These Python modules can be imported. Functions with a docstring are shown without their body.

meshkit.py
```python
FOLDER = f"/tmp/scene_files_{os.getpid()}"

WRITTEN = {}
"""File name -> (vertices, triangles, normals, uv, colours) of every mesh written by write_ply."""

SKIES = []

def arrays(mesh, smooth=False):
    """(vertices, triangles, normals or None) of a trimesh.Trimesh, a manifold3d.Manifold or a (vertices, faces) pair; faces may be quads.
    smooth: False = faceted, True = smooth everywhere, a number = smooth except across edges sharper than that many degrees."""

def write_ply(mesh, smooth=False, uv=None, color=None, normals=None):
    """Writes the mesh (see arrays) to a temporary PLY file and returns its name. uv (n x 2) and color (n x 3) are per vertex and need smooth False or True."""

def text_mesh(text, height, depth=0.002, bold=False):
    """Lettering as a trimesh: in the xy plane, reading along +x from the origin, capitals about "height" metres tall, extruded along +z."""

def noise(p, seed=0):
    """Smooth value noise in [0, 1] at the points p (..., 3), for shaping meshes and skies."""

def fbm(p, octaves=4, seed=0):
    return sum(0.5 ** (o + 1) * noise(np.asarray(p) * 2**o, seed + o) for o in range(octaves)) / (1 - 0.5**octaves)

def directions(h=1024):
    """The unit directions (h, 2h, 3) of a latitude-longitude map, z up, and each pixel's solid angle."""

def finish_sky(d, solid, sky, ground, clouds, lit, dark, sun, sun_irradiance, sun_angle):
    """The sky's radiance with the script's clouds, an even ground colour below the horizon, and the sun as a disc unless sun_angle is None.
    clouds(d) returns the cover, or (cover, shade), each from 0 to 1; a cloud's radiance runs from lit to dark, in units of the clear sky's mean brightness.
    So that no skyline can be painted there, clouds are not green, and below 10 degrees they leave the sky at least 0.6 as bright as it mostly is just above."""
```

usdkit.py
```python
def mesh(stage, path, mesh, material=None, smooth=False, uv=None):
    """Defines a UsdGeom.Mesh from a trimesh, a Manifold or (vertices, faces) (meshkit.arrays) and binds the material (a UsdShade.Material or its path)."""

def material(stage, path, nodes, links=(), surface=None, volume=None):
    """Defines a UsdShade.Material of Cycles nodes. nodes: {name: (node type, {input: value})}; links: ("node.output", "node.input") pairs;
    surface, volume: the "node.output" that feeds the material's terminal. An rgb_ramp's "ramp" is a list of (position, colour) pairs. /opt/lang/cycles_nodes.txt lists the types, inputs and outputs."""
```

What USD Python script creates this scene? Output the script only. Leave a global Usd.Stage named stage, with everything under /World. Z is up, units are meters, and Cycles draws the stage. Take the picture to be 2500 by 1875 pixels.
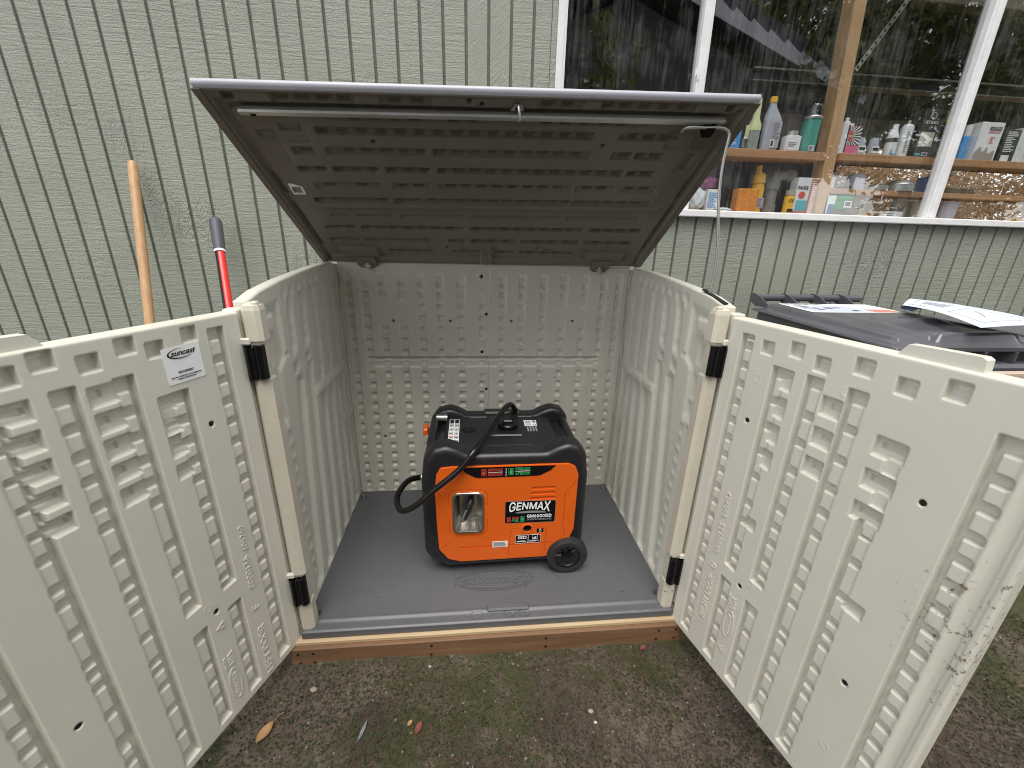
import math, random
import numpy as np, trimesh, usdkit, meshkit
from pxr import Usd, UsdGeom, UsdLux, UsdShade, Gf, Sdf, Vt
from scipy.ndimage import gaussian_filter
from shapely.geometry import Polygon, LineString, Point, box as sbox
from shapely import affinity
from shapely.ops import unary_union
from PIL import Image, ImageDraw

random.seed(7); rng = np.random.default_rng(7)
stage = Usd.Stage.CreateInMemory()
UsdGeom.SetStageUpAxis(stage, UsdGeom.Tokens.z); UsdGeom.SetStageMetersPerUnit(stage, 1.0)
UsdGeom.Xform.Define(stage, '/World'); UsdGeom.Scope.Define(stage, '/World/Looks')

# ------------------------------------------------------------------ camera, sky, sun, exposure
CAM = np.array([-0.0698, -1.0136, 1.1302]); YAW, PITCH, ROLL, FPX = 0.1042, 0.343, 0.028, 1017.0
EXPOSURE = 1.18
SKY_STRENGTH, SUN_INTENSITY = 0.12, 0.40
SUN_TO = np.array([-0.05, -0.38, 0.95])
fw = np.array([math.sin(YAW)*math.cos(PITCH), math.cos(YAW)*math.cos(PITCH), -math.sin(PITCH)])
r0 = np.array([math.cos(YAW), -math.sin(YAW), 0.0]); u0 = np.cross(r0, fw)
rt = r0*math.cos(ROLL)+u0*math.sin(ROLL); up = -r0*math.sin(ROLL)+u0*math.cos(ROLL)
cam = UsdGeom.Camera.Define(stage, '/World/camera')
M = Gf.Matrix4d(*rt, 0, *up, 0, *(-fw), 0, *CAM, 1)
cam.AddTransformOp().Set(M)
cam.CreateHorizontalApertureAttr(36.0); cam.CreateVerticalApertureAttr(27.0)
cam.CreateFocalLengthAttr(36.0*FPX/2500.0); cam.CreateClippingRangeAttr(Gf.Vec2f(0.01, 500))
cam.CreateExposureAttr(EXPOSURE)
s_ = SUN_TO/np.linalg.norm(SUN_TO)
sky_mat = usdkit.material(stage, '/World/Looks/overcast_sky', {
    'sky': ('sky_texture', {'sky_type': 'single_scattering', 'sun_disc': False, 'sun_elevation': float(math.asin(s_[2])), 'sun_rotation': float(math.atan2(s_[0], s_[1]))}),
    'grey': ('hsv', {'saturation': 0.22, 'value': 1.0, 'fac': 1.0}),
    'bg': ('background_shader', {'strength': SKY_STRENGTH})},
    [('sky.color', 'grey.color'), ('grey.color', 'bg.color')], surface='bg.background')
dome = UsdLux.DomeLight.Define(stage, '/World/sky'); UsdShade.MaterialBindingAPI.Apply(dome.GetPrim()).Bind(sky_mat)
dome.GetPrim().SetCustomDataByKey('kind', 'structure')
sun = UsdLux.DistantLight.Define(stage, '/World/sun')
sun.CreateIntensityAttr(SUN_INTENSITY); sun.CreateAngleAttr(40.0); sun.CreateNormalizeAttr(True); sun.CreateColorAttr(Gf.Vec3f(1.0, 0.96, 0.9))
zax = s_; xax = np.cross([0, 0, 1.0], zax); xax /= np.linalg.norm(xax); yax = np.cross(zax, xax)
sun.AddTransformOp().Set(Gf.Matrix4d(*xax, 0, *yax, 0, *zax, 0, 0, 0, 10, 1))

# ------------------------------------------------------------------ naming and prims
_used = {}
def child(parent, name):
    k = (parent, name); n = _used.get(k, 0); _used[k] = n+1
    return f'{parent}/{name}' if n == 0 else f'{parent}/{name}_{n:03d}'
def setd(prim, **kw):
    for k, v in kw.items():
        if v: prim.SetCustomDataByKey(k, v)
def thing(name, label, cat, group=None, loc=(0, 0, 0)):
    x = UsdGeom.Xform.Define(stage, child('/World', name))
    if any(loc): x.AddTranslateOp().Set(Gf.Vec3d(*loc))
    setd(x.GetPrim(), label=label, category=cat, group=group)
    return str(x.GetPath())
def part(parent, name, mesh, m, smooth=False, label=None, kind=None):
    me = usdkit.mesh(stage, child(parent, name), mesh, m, smooth=smooth)
    setd(me.GetPrim(), label=label, kind=kind)
    return str(me.GetPath())
def raw(parent, name, V, F, N, m, label=None, kind=None):
    me = UsdGeom.Mesh.Define(stage, child(parent, name))
    me.CreatePointsAttr(Vt.Vec3fArray.FromNumpy(np.ascontiguousarray(V, np.float32)))
    me.CreateFaceVertexCountsAttr(Vt.IntArray.FromNumpy(np.full(len(F), 3, np.int32)))
    me.CreateFaceVertexIndicesAttr(Vt.IntArray.FromNumpy(np.ascontiguousarray(F, np.int32).ravel()))
    me.CreateSubdivisionSchemeAttr('none')
    if N is not None:
        me.CreateNormalsAttr(Vt.Vec3fArray.FromNumpy(np.ascontiguousarray(N, np.float32))); me.SetNormalsInterpolation('vertex')
    UsdShade.MaterialBindingAPI.Apply(me.GetPrim()).Bind(m)
    setd(me.GetPrim(), label=label, kind=kind)
    return str(me.GetPath())
def single(name, mesh, m, label, cat, group=None, smooth=False):
    p = part('/World', name, mesh, m, smooth); setd(stage.GetPrimAtPath(p), label=label, category=cat, group=group); return p

# ------------------------------------------------------------------ mesh helpers
def cat(*ms): return trimesh.util.concatenate([m for m in ms if m is not None])
def bx(x0, x1, y0, y1, z0, z1, b=0.0):
    lo = np.array([min(x0, x1), min(y0, y1), min(z0, z1)]); hi = np.array([max(x0, x1), max(y0, y1), max(z0, z1)])
    if b <= 0: return trimesh.creation.box(bounds=[lo, hi])
    b = min(b, (hi-lo).min()*0.49); P = []
    for sx in (0, 1):
        for sy in (0, 1):
            for sz in (0, 1):
                c = np.array([hi[0] if sx else lo[0], hi[1] if sy else lo[1], hi[2] if sz else lo[2]])
                i = np.array([-b if sx else b, -b if sy else b, -b if sz else b])
                for k in range(3):
                    q = i.copy(); q[k] = 0; P.append(c+q)
    return trimesh.convex.convex_hull(np.array(P))
def frame_of(d):
    d = d/np.linalg.norm(d); a = np.array([0, 0, 1.0]) if abs(d[2]) < 0.9 else np.array([1.0, 0, 0])
    x = np.cross(a, d); x /= np.linalg.norm(x); return x, np.cross(d, x), d
def tube(pts, r, seg=12, caps=True):
    pts = np.asarray(pts, float); n = len(pts); rr = np.broadcast_to(r, n)
    T = np.gradient(pts, axis=0); T /= np.linalg.norm(T, axis=1, keepdims=True)
    x, y, _ = frame_of(T[0]); V = []
    for i in range(n):
        x = x-T[i]*(x@T[i]); x /= np.linalg.norm(x); y = np.cross(T[i], x)
        a = np.linspace(0, 2*np.pi, seg, endpoint=False)
        V.append(pts[i]+rr[i]*(np.cos(a)[:, None]*x+np.sin(a)[:, None]*y))
    V = np.vstack(V); F = []
    for i in range(n-1):
        for j in range(seg):
            a = i*seg+j; b = i*seg+(j+1) % seg
            F += [[a, b, b+seg], [a, b+seg, a+seg]]
    if caps:
        c0 = len(V); V = np.vstack([V, pts[0], pts[-1]])
        for j in range(seg):
            F.append([c0, (j+1) % seg, j]); F.append([c0+1, (n-1)*seg+j, (n-1)*seg+(j+1) % seg])
    return trimesh.Trimesh(V, np.array(F), process=False)
def spline(pts, n=60):
    from scipy.interpolate import CubicSpline
    p = np.asarray(pts, float); t = np.r_[0, np.cumsum(np.linalg.norm(np.diff(p, axis=0), axis=1))]
    return CubicSpline(t, p)(np.linspace(0, t[-1], n))
def lathe(prof, c, seg=24, sx=1.0, sy=1.0):
    m = trimesh.creation.revolve(np.array(prof, float), sections=seg); m.apply_scale([sx, sy, 1]); m.apply_translation(c); return m
def ex(poly, depth):
    gs = [g for g in getattr(poly, 'geoms', [poly]) if g.area > 1e-9]
    return trimesh.util.concatenate([trimesh.creation.extrude_polygon(g, depth, engine='earcut') for g in gs])
def toXZ(m, y):
    """a mesh drawn in (x, y) and extruded along +z -> standing in the xz plane, its front at y, facing -y"""
    m = m.copy(); v = m.vertices.copy(); m.vertices = np.c_[v[:, 0], y-v[:, 2], v[:, 1]]; return m
def place(m, O, S, T, N):
    m = m.copy(); v = m.vertices; m.vertices = np.asarray(O)+v[:, :1]*np.asarray(S)+v[:, 1:2]*np.asarray(T)+v[:, 2:3]*np.asarray(N)
    if np.dot(np.cross(S, T), N) < 0: m.invert()
    return m
def rrect(cx, cy, w, h, r, n=6):
    return sbox(cx-w/2+r, cy-h/2+r, cx+w/2-r, cy+h/2-r).buffer(r, quad_segs=n)
def ring_loft(rings, cap0=False, cap1=False):
    k = len(rings[0]); V = np.vstack(rings); F = []
    for i in range(len(rings)-1):
        for j in range(k):
            a = i*k+j; b = i*k+(j+1) % k
            F += [[a, b, b+k], [a, b+k, a+k]]
    base = len(V)
    for flag, i in ((cap0, 0), (cap1, len(rings)-1)):
        if flag:
            V = np.vstack([V, rings[i].mean(0)]); c = len(V)-1
            for j in range(k):
                a = i*k+j; b = i*k+(j+1) % k
                F.append([c, b, a] if i == 0 else [c, a, b])
    m = trimesh.Trimesh(V, np.array(F), process=False)
    return m
def resample(poly, n):
    r = poly.exterior; return np.array([r.interpolate(i/n, normalized=True).coords[0] for i in range(n)])
def inset(P, d):
    Tn = np.roll(P, -1, 0)-np.roll(P, 1, 0); Tn /= np.linalg.norm(Tn, axis=1, keepdims=True)
    area = 0.5*np.sum(P[:, 0]*np.roll(P[:, 1], -1)-P[:, 1]*np.roll(P[:, 0], -1))
    Nn = np.c_[-Tn[:, 1], Tn[:, 0]]*(1 if area > 0 else -1); return P+Nn*d
def text(s, h, depth=0.001, bold=True): return meshkit.text_mesh(s, h, depth, bold)
def fit_text(s, w, h, depth=0.0006, bold=True):
    m = text(s, 0.01, depth, bold); b = m.bounds; m.apply_translation([-b[0, 0], -b[0, 1], 0])
    m.apply_scale([w/(b[1, 0]-b[0, 0]), h/(b[1, 1]-b[0, 1]), 1]); return m

# ------------------------------------------------------------------ materials
L = '/World/Looks/'
def plain(name, col, rough=0.5, metal=0.0, spec=0.5, trans=0.0, coat=0.0):
    return usdkit.material(stage, L+name, {'p': ('principled_bsdf', {'base_color': col, 'roughness': rough, 'metallic': metal, 'specular_ior_level': spec, 'transmission_weight': trans, 'coat_weight': coat})}, [], 'p.BSDF')
def grainy(name, col, col2, rough=0.5, scale=40, stretch=(1, 1, 1), bump=0.2, dist=0.001, bscale=None, metal=0.0, spec=0.5, spots=None, r2=None, detail=5):
    """base colour drifting between two tones with noise, and a fine noise relief; spots: (colour, scale, threshold) of dirt specks"""
    n = {'g': ('texture_coordinate', {}), 'mp': ('mapping', {'scale': stretch}),
         'n1': ('noise_texture', {'scale': scale, 'detail': detail, 'roughness': 0.6}),
         'r1': ('rgb_ramp', {'ramp': [(0.3, col), (0.7, col2)]}),
         'n2': ('noise_texture', {'scale': bscale or scale*4, 'detail': 4, 'roughness': 0.6}),
         'b': ('bump', {'strength': bump, 'distance': dist}),
         'p': ('principled_bsdf', {'roughness': rough, 'metallic': metal, 'specular_ior_level': spec})}
    l = [('g.object', 'mp.vector'), ('mp.vector', 'n1.vector'), ('mp.vector', 'n2.vector'), ('n1.fac', 'r1.fac'), ('n2.fac', 'b.height'), ('b.normal', 'p.normal')]
    out = 'r1.color'
    if spots:
        n['n3'] = ('noise_texture', {'scale': spots[1], 'detail': 6, 'roughness': 0.75}); n['n4'] = ('noise_texture', {'scale': 3.0, 'detail': 3})
        n['m4'] = ('math', {'math_type': 'multiply_add', 'value2': 0.35}); n['r3'] = ('rgb_ramp', {'ramp': [(spots[2], (0, 0, 0)), (spots[2]+0.06, (1, 1, 1))]})
        n['bw'] = ('rgb_to_bw', {}); n['mx'] = ('mix_color', {'b': spots[0]})
        l += [('g.object', 'n3.vector'), ('g.object', 'n4.vector'), ('n4.fac', 'm4.value1'), ('n3.fac', 'm4.value3'), ('m4.value', 'r3.fac'), ('r3.color', 'bw.color'), ('bw.val', 'mx.fac'), (out, 'mx.a')]
        out = 'mx.result'
    l.append((out, 'p.base_color'))
    return usdkit.material(stage, L+name, n, l, 'p.BSDF')

CREAM, CREAM2 = (0.590, 0.570, 0.484), (0.620, 0.600, 0.514)
M_cream = grainy('cream_resin', CREAM, CREAM2, 0.42, 6, bump=0.10, dist=0.0006, bscale=420, spots=((0.20, 0.16, 0.10), 55, 0.93))
M_post = grainy('cream_post_resin', (0.62, 0.575, 0.475), (0.52, 0.47, 0.37), 0.45, 8, (1, 1, 0.4), bump=0.1, dist=0.0006, bscale=300, spots=((0.13, 0.10, 0.07), 70, 0.83))
M_creamR = usdkit.material(stage, L+'cream_resin_soiled', {
    'g': ('texture_coordinate', {}), 'gp': ('geometry', {}), 'n1': ('noise_texture', {'scale': 6, 'detail': 5}), 'r1': ('rgb_ramp', {'ramp': [(0.3, CREAM), (0.7, CREAM2)]}), 'n2': ('noise_texture', {'scale': 420, 'detail': 4}), 'b': ('bump', {'strength': 0.10, 'distance': 0.0006}),
    'n3': ('noise_texture', {'scale': 75, 'detail': 6, 'roughness': 0.75}), 'n4': ('noise_texture', {'scale': 5.0, 'detail': 3}), 'm4': ('math', {'math_type': 'multiply_add', 'value2': 0.45}), 'sx': ('separate_xyz', {}), 'mr': ('map_range', {'from_min': -0.50, 'from_max': -0.62, 'to_min': 0.0, 'to_max': 0.105, 'clamp': True}), 'ad': ('math', {'math_type': 'add'}),
    'r3': ('rgb_ramp', {'ramp': [(0.955, (0, 0, 0)), (0.995, (1, 1, 1))]}), 'bw': ('rgb_to_bw', {}), 'mx': ('mix_color', {'b': (0.20, 0.165, 0.115)}), 'p': ('principled_bsdf', {'roughness': 0.44})},
    [('g.object', 'n1.vector'), ('g.object', 'n2.vector'), ('g.object', 'n3.vector'), ('g.object', 'n4.vector'), ('n1.fac', 'r1.fac'), ('n2.fac', 'b.height'), ('b.normal', 'p.normal'), ('n4.fac', 'm4.value1'), ('n3.fac', 'm4.value3'), ('gp.position', 'sx.vector'), ('sx.y', 'mr.value'), ('m4.value', 'ad.value1'), ('mr.result', 'ad.value2'),
     ('ad.value', 'r3.fac'), ('r3.color', 'bw.color'), ('bw.val', 'mx.fac'), ('r1.color', 'mx.a'), ('mx.result', 'p.base_color')], 'p.BSDF')
M_taupe = grainy('taupe_resin', (0.138, 0.122, 0.101), (0.162, 0.144, 0.120), 0.42, 5, bump=0.10, dist=0.0006, bscale=420)
M_lidtop = grainy('grey_lid_resin', (0.36, 0.36, 0.40), (0.40, 0.40, 0.44), 0.38, 6, bump=0.1, dist=0.0006, bscale=400)
M_floor = grainy('grey_floor_resin', (0.086, 0.088, 0.095), (0.104, 0.106, 0.113), 0.45, 3, bump=0.12, dist=0.0006, bscale=420, spots=((0.08, 0.07, 0.06), 40, 0.90))
M_black = grainy('black_plastic', (0.008, 0.008, 0.009), (0.013, 0.013, 0.015), 0.40, 8, bump=0.12, dist=0.0006, bscale=500, spots=((0.10, 0.09, 0.075), 30, 0.95))
M_rubber = grainy('black_rubber', (0.010, 0.010, 0.009), (0.022, 0.020, 0.018), 0.75, 20, bump=0.2, dist=0.0006, bscale=400)
M_cable = plain('black_cable', (0.005, 0.005, 0.005), 0.26)
M_orange = grainy('orange_plastic', (0.66, 0.105, 0.008), (0.70, 0.118, 0.010), 0.36, 8, bump=0.08, dist=0.0005, bscale=500)
M_steel = grainy('brushed_steel', (0.50, 0.48, 0.43), (0.62, 0.60, 0.55), 0.28, 12, (1, 1, 6), bump=0.05, dist=0.0004, metal=1.0)
M_zinc = grainy('galvanised_steel', (0.42, 0.42, 0.38), (0.55, 0.55, 0.52), 0.38, 30, (0.3, 1, 1), bump=0.05, dist=0.0004, metal=0.9)
M_hole = plain('dark_hole', (0.006, 0.006, 0.006), 0.9)
M_white = plain('white_label', (0.80, 0.80, 0.79), 0.45)
M_ink = plain('black_ink', (0.012, 0.012, 0.012), 0.5)
M_gink = plain('grey_ink', (0.22, 0.22, 0.23), 0.5)
M_red = plain('red_ink', (0.62, 0.06, 0.04), 0.45); M_greenk = plain('green_ink', (0.05, 0.42, 0.14), 0.45)
M_blkgloss = plain('black_gloss', (0.003, 0.003, 0.0035), 0.22, spec=0.35)
WALL = (0.375, 0.385, 0.305)
def wall_mat(name, c1, c2, diag=None):
    n = {'g': ('geometry', {}), 'oi': ('object_info', {}), 'off': ('vector_math', {'vector_math_type': 'add'}),
         'm1': ('mapping', {'scale': (7, 7, 95)}), 'n1': ('noise_texture', {'scale': 1.0, 'detail': 6, 'roughness': 0.65, 'distortion': 0.9}),
         'n2': ('noise_texture', {'scale': 170, 'detail': 5, 'roughness': 0.7}), 'n3': ('noise_texture', {'scale': 3.2, 'detail': 4}),
         'm5': ('mapping', {'scale': (11, 11, 3.5)}), 'n5': ('noise_texture', {'scale': 1.0, 'detail': 3, 'distortion': 2.5}), 'w5': ('math', {'math_type': 'multiply', 'value2': 46.0}), 's5': ('math', {'math_type': 'sine'}),
         'k5': ('noise_texture', {'scale': 2.3, 'detail': 1}), 'kk': ('map_range', {'from_min': 0.52, 'from_max': 0.70, 'to_min': 0.0, 'to_max': 0.30, 'clamp': True}), 'mm': ('math', {'math_type': 'multiply'}),
         'a': ('math', {'math_type': 'multiply_add', 'value2': 0.85}), 'aa': ('math', {'math_type': 'add'}), 'b': ('bump', {'strength': 0.85, 'distance': 0.0058}),
         'r': ('rgb_ramp', {'ramp': [(0.3, c1), (0.7, c2)]}), 'p': ('principled_bsdf', {'roughness': 0.48})}
    l = [('g.position', 'm1.vector'), ('g.position', 'n2.vector'), ('g.position', 'n3.vector'), ('g.position', 'm5.vector'), ('g.position', 'k5.vector'), ('m1.vector', 'n1.vector'), ('m5.vector', 'n5.vector'),
         ('n5.fac', 'w5.value1'), ('w5.value', 's5.value1'), ('k5.fac', 'kk.value'), ('s5.value', 'mm.value1'), ('kk.result', 'mm.value2'),
         ('n2.fac', 'a.value1'), ('n1.fac', 'a.value3'), ('a.value', 'aa.value1'), ('mm.value', 'aa.value2'), ('aa.value', 'b.height'), ('n3.fac', 'r.fac'), ('r.color', 'p.base_color'), ('b.normal', 'p.normal')]
    n.pop('oi'); n.pop('off')
    if diag is not None:
        n['m0'] = ('mapping', {'rotation': (0, diag, 0)}); l = [q for q in l if q != ('g.position', 'm1.vector')]+[('g.position', 'm0.vector'), ('m0.vector', 'm1.vector')]
    return usdkit.material(stage, L+name, n, l, 'p.BSDF')
M_wall_d = wall_mat('sage_siding_paint_diagonal_grain', (0.272, 0.288, 0.230), (0.318, 0.332, 0.272), 0.75)
M_wall = wall_mat('sage_siding_paint', (0.272, 0.288, 0.230), (0.318, 0.332, 0.272))
M_groove = grainy('sage_groove_paint', (0.15, 0.158, 0.125), (0.11, 0.115, 0.09), 0.7, 25, bump=0.6, dist=0.003)
M_trim = grainy('weathered_white_trim', (0.78, 0.78, 0.77), (0.70, 0.69, 0.68), 0.45, 14, (1, 1, 1), bump=0.5, dist=0.0015, bscale=120, spots=((0.35, 0.30, 0.24), 40, 0.90))
def wood(name, c1, c2, axis='x', scale=9.0, rough=0.6, spots=None, bump=0.35):
    st = {'x': (0.35, 6, 6), 'y': (6, 0.35, 6), 'z': (6, 6, 0.35)}[axis]
    return grainy(name, c1, c2, rough, scale, st, bump=bump, dist=0.0015, bscale=scale*3, spots=spots, detail=6)
M_frame = wood('treated_timber', (0.120, 0.062, 0.030), (0.205, 0.112, 0.056), 'x', 7)
M_ply = wood('pale_plywood', (0.42, 0.30, 0.17), (0.52, 0.40, 0.25), 'x', 10, spots=((0.10, 0.07, 0.04), 60, 0.86))
M_ash = wood('ash_handle', (0.38, 0.215, 0.095), (0.50, 0.305, 0.15), 'z', 8, 0.45)
M_shelf = wood('shelf_timber', (0.36, 0.175, 0.075), (0.50, 0.27, 0.13), 'x', 8, spots=((0.10, 0.035, 0.015), 26, 0.86))
M_stud = wood('stud_timber', (0.46, 0.27, 0.125), (0.56, 0.35, 0.18), 'z', 8)
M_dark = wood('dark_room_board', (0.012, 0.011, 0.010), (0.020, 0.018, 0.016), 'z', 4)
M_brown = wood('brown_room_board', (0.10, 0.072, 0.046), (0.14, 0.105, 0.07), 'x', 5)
M_oldwood = wood('bleached_board', (0.46, 0.35, 0.27), (0.56, 0.45, 0.36), 'x', 9, spots=((0.15, 0.10, 0.06), 50, 0.9))
M_cart = grainy('grey_cart_plastic', (0.070, 0.070, 0.078), (0.090, 0.090, 0.10), 0.22, 6, bump=0.06, dist=0.0006, bscale=400, spots=((0.25, 0.24, 0.22), 25, 0.93))
M_paper = plain('white_paper', (0.62, 0.68, 0.80), 0.55)
M_glass = usdkit.material(stage, L+'dusty_window_glass', {
    'g': ('geometry', {}), 'mp': ('mapping', {'scale': (60, 60, 4)}), 'n': ('noise_texture', {'scale': 1.0, 'detail': 5, 'roughness': 0.7}), 'n2': ('noise_texture', {'scale': 5, 'detail': 5, 'roughness': 0.65}),
    'mu': ('math', {'math_type': 'multiply'}), 'mr': ('map_range', {'from_min': 0.22, 'from_max': 0.50, 'to_min': 0.0, 'to_max': 0.11, 'clamp': True}),
    't': ('transparent_bsdf', {'color': (0.93, 0.95, 0.95)}), 'gl': ('glossy_bsdf', {'roughness': 0.0, 'color': (1, 1, 1)}), 'd': ('diffuse_bsdf', {'color': (0.45, 0.43, 0.40)}),
    'f': ('layer_weight', {'blend': 0.5}), 'fp': ('math', {'math_type': 'power', 'value2': 3.0}), 'fa': ('math', {'math_type': 'multiply_add', 'value2': 0.6, 'value3': 0.17}), 'm': ('mix_closure', {}), 'm2': ('mix_closure', {})},
    [('g.position', 'mp.vector'), ('mp.vector', 'n.vector'), ('g.position', 'n2.vector'), ('n.fac', 'mu.value1'), ('n2.fac', 'mu.value2'), ('mu.value', 'mr.value'),
     ('t.BSDF', 'm.closure1'), ('gl.BSDF', 'm.closure2'), ('f.facing', 'fp.value1'), ('fp.value', 'fa.value1'), ('fa.value', 'm.fac'), ('m.closure', 'm2.closure1'), ('d.BSDF', 'm2.closure2'), ('mr.result', 'm2.fac')], 'm2.closure')
def leafm(name, c1, c2, rough=0.4, tr=0.35):
    return usdkit.material(stage, L+name, {'g': ('geometry', {}), 'r': ('rgb_ramp', {'ramp': [(0.0, c1), (1.0, c2)]}), 'p': ('principled_bsdf', {'roughness': rough}), 't': ('translucent_bsdf', {}), 'm': ('mix_closure', {'fac': tr})},
        [('g.random_per_island', 'r.fac'), ('r.color', 'p.base_color'), ('r.color', 't.color'), ('p.BSDF', 'm.closure1'), ('t.BSDF', 'm.closure2')], 'm.closure')

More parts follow.
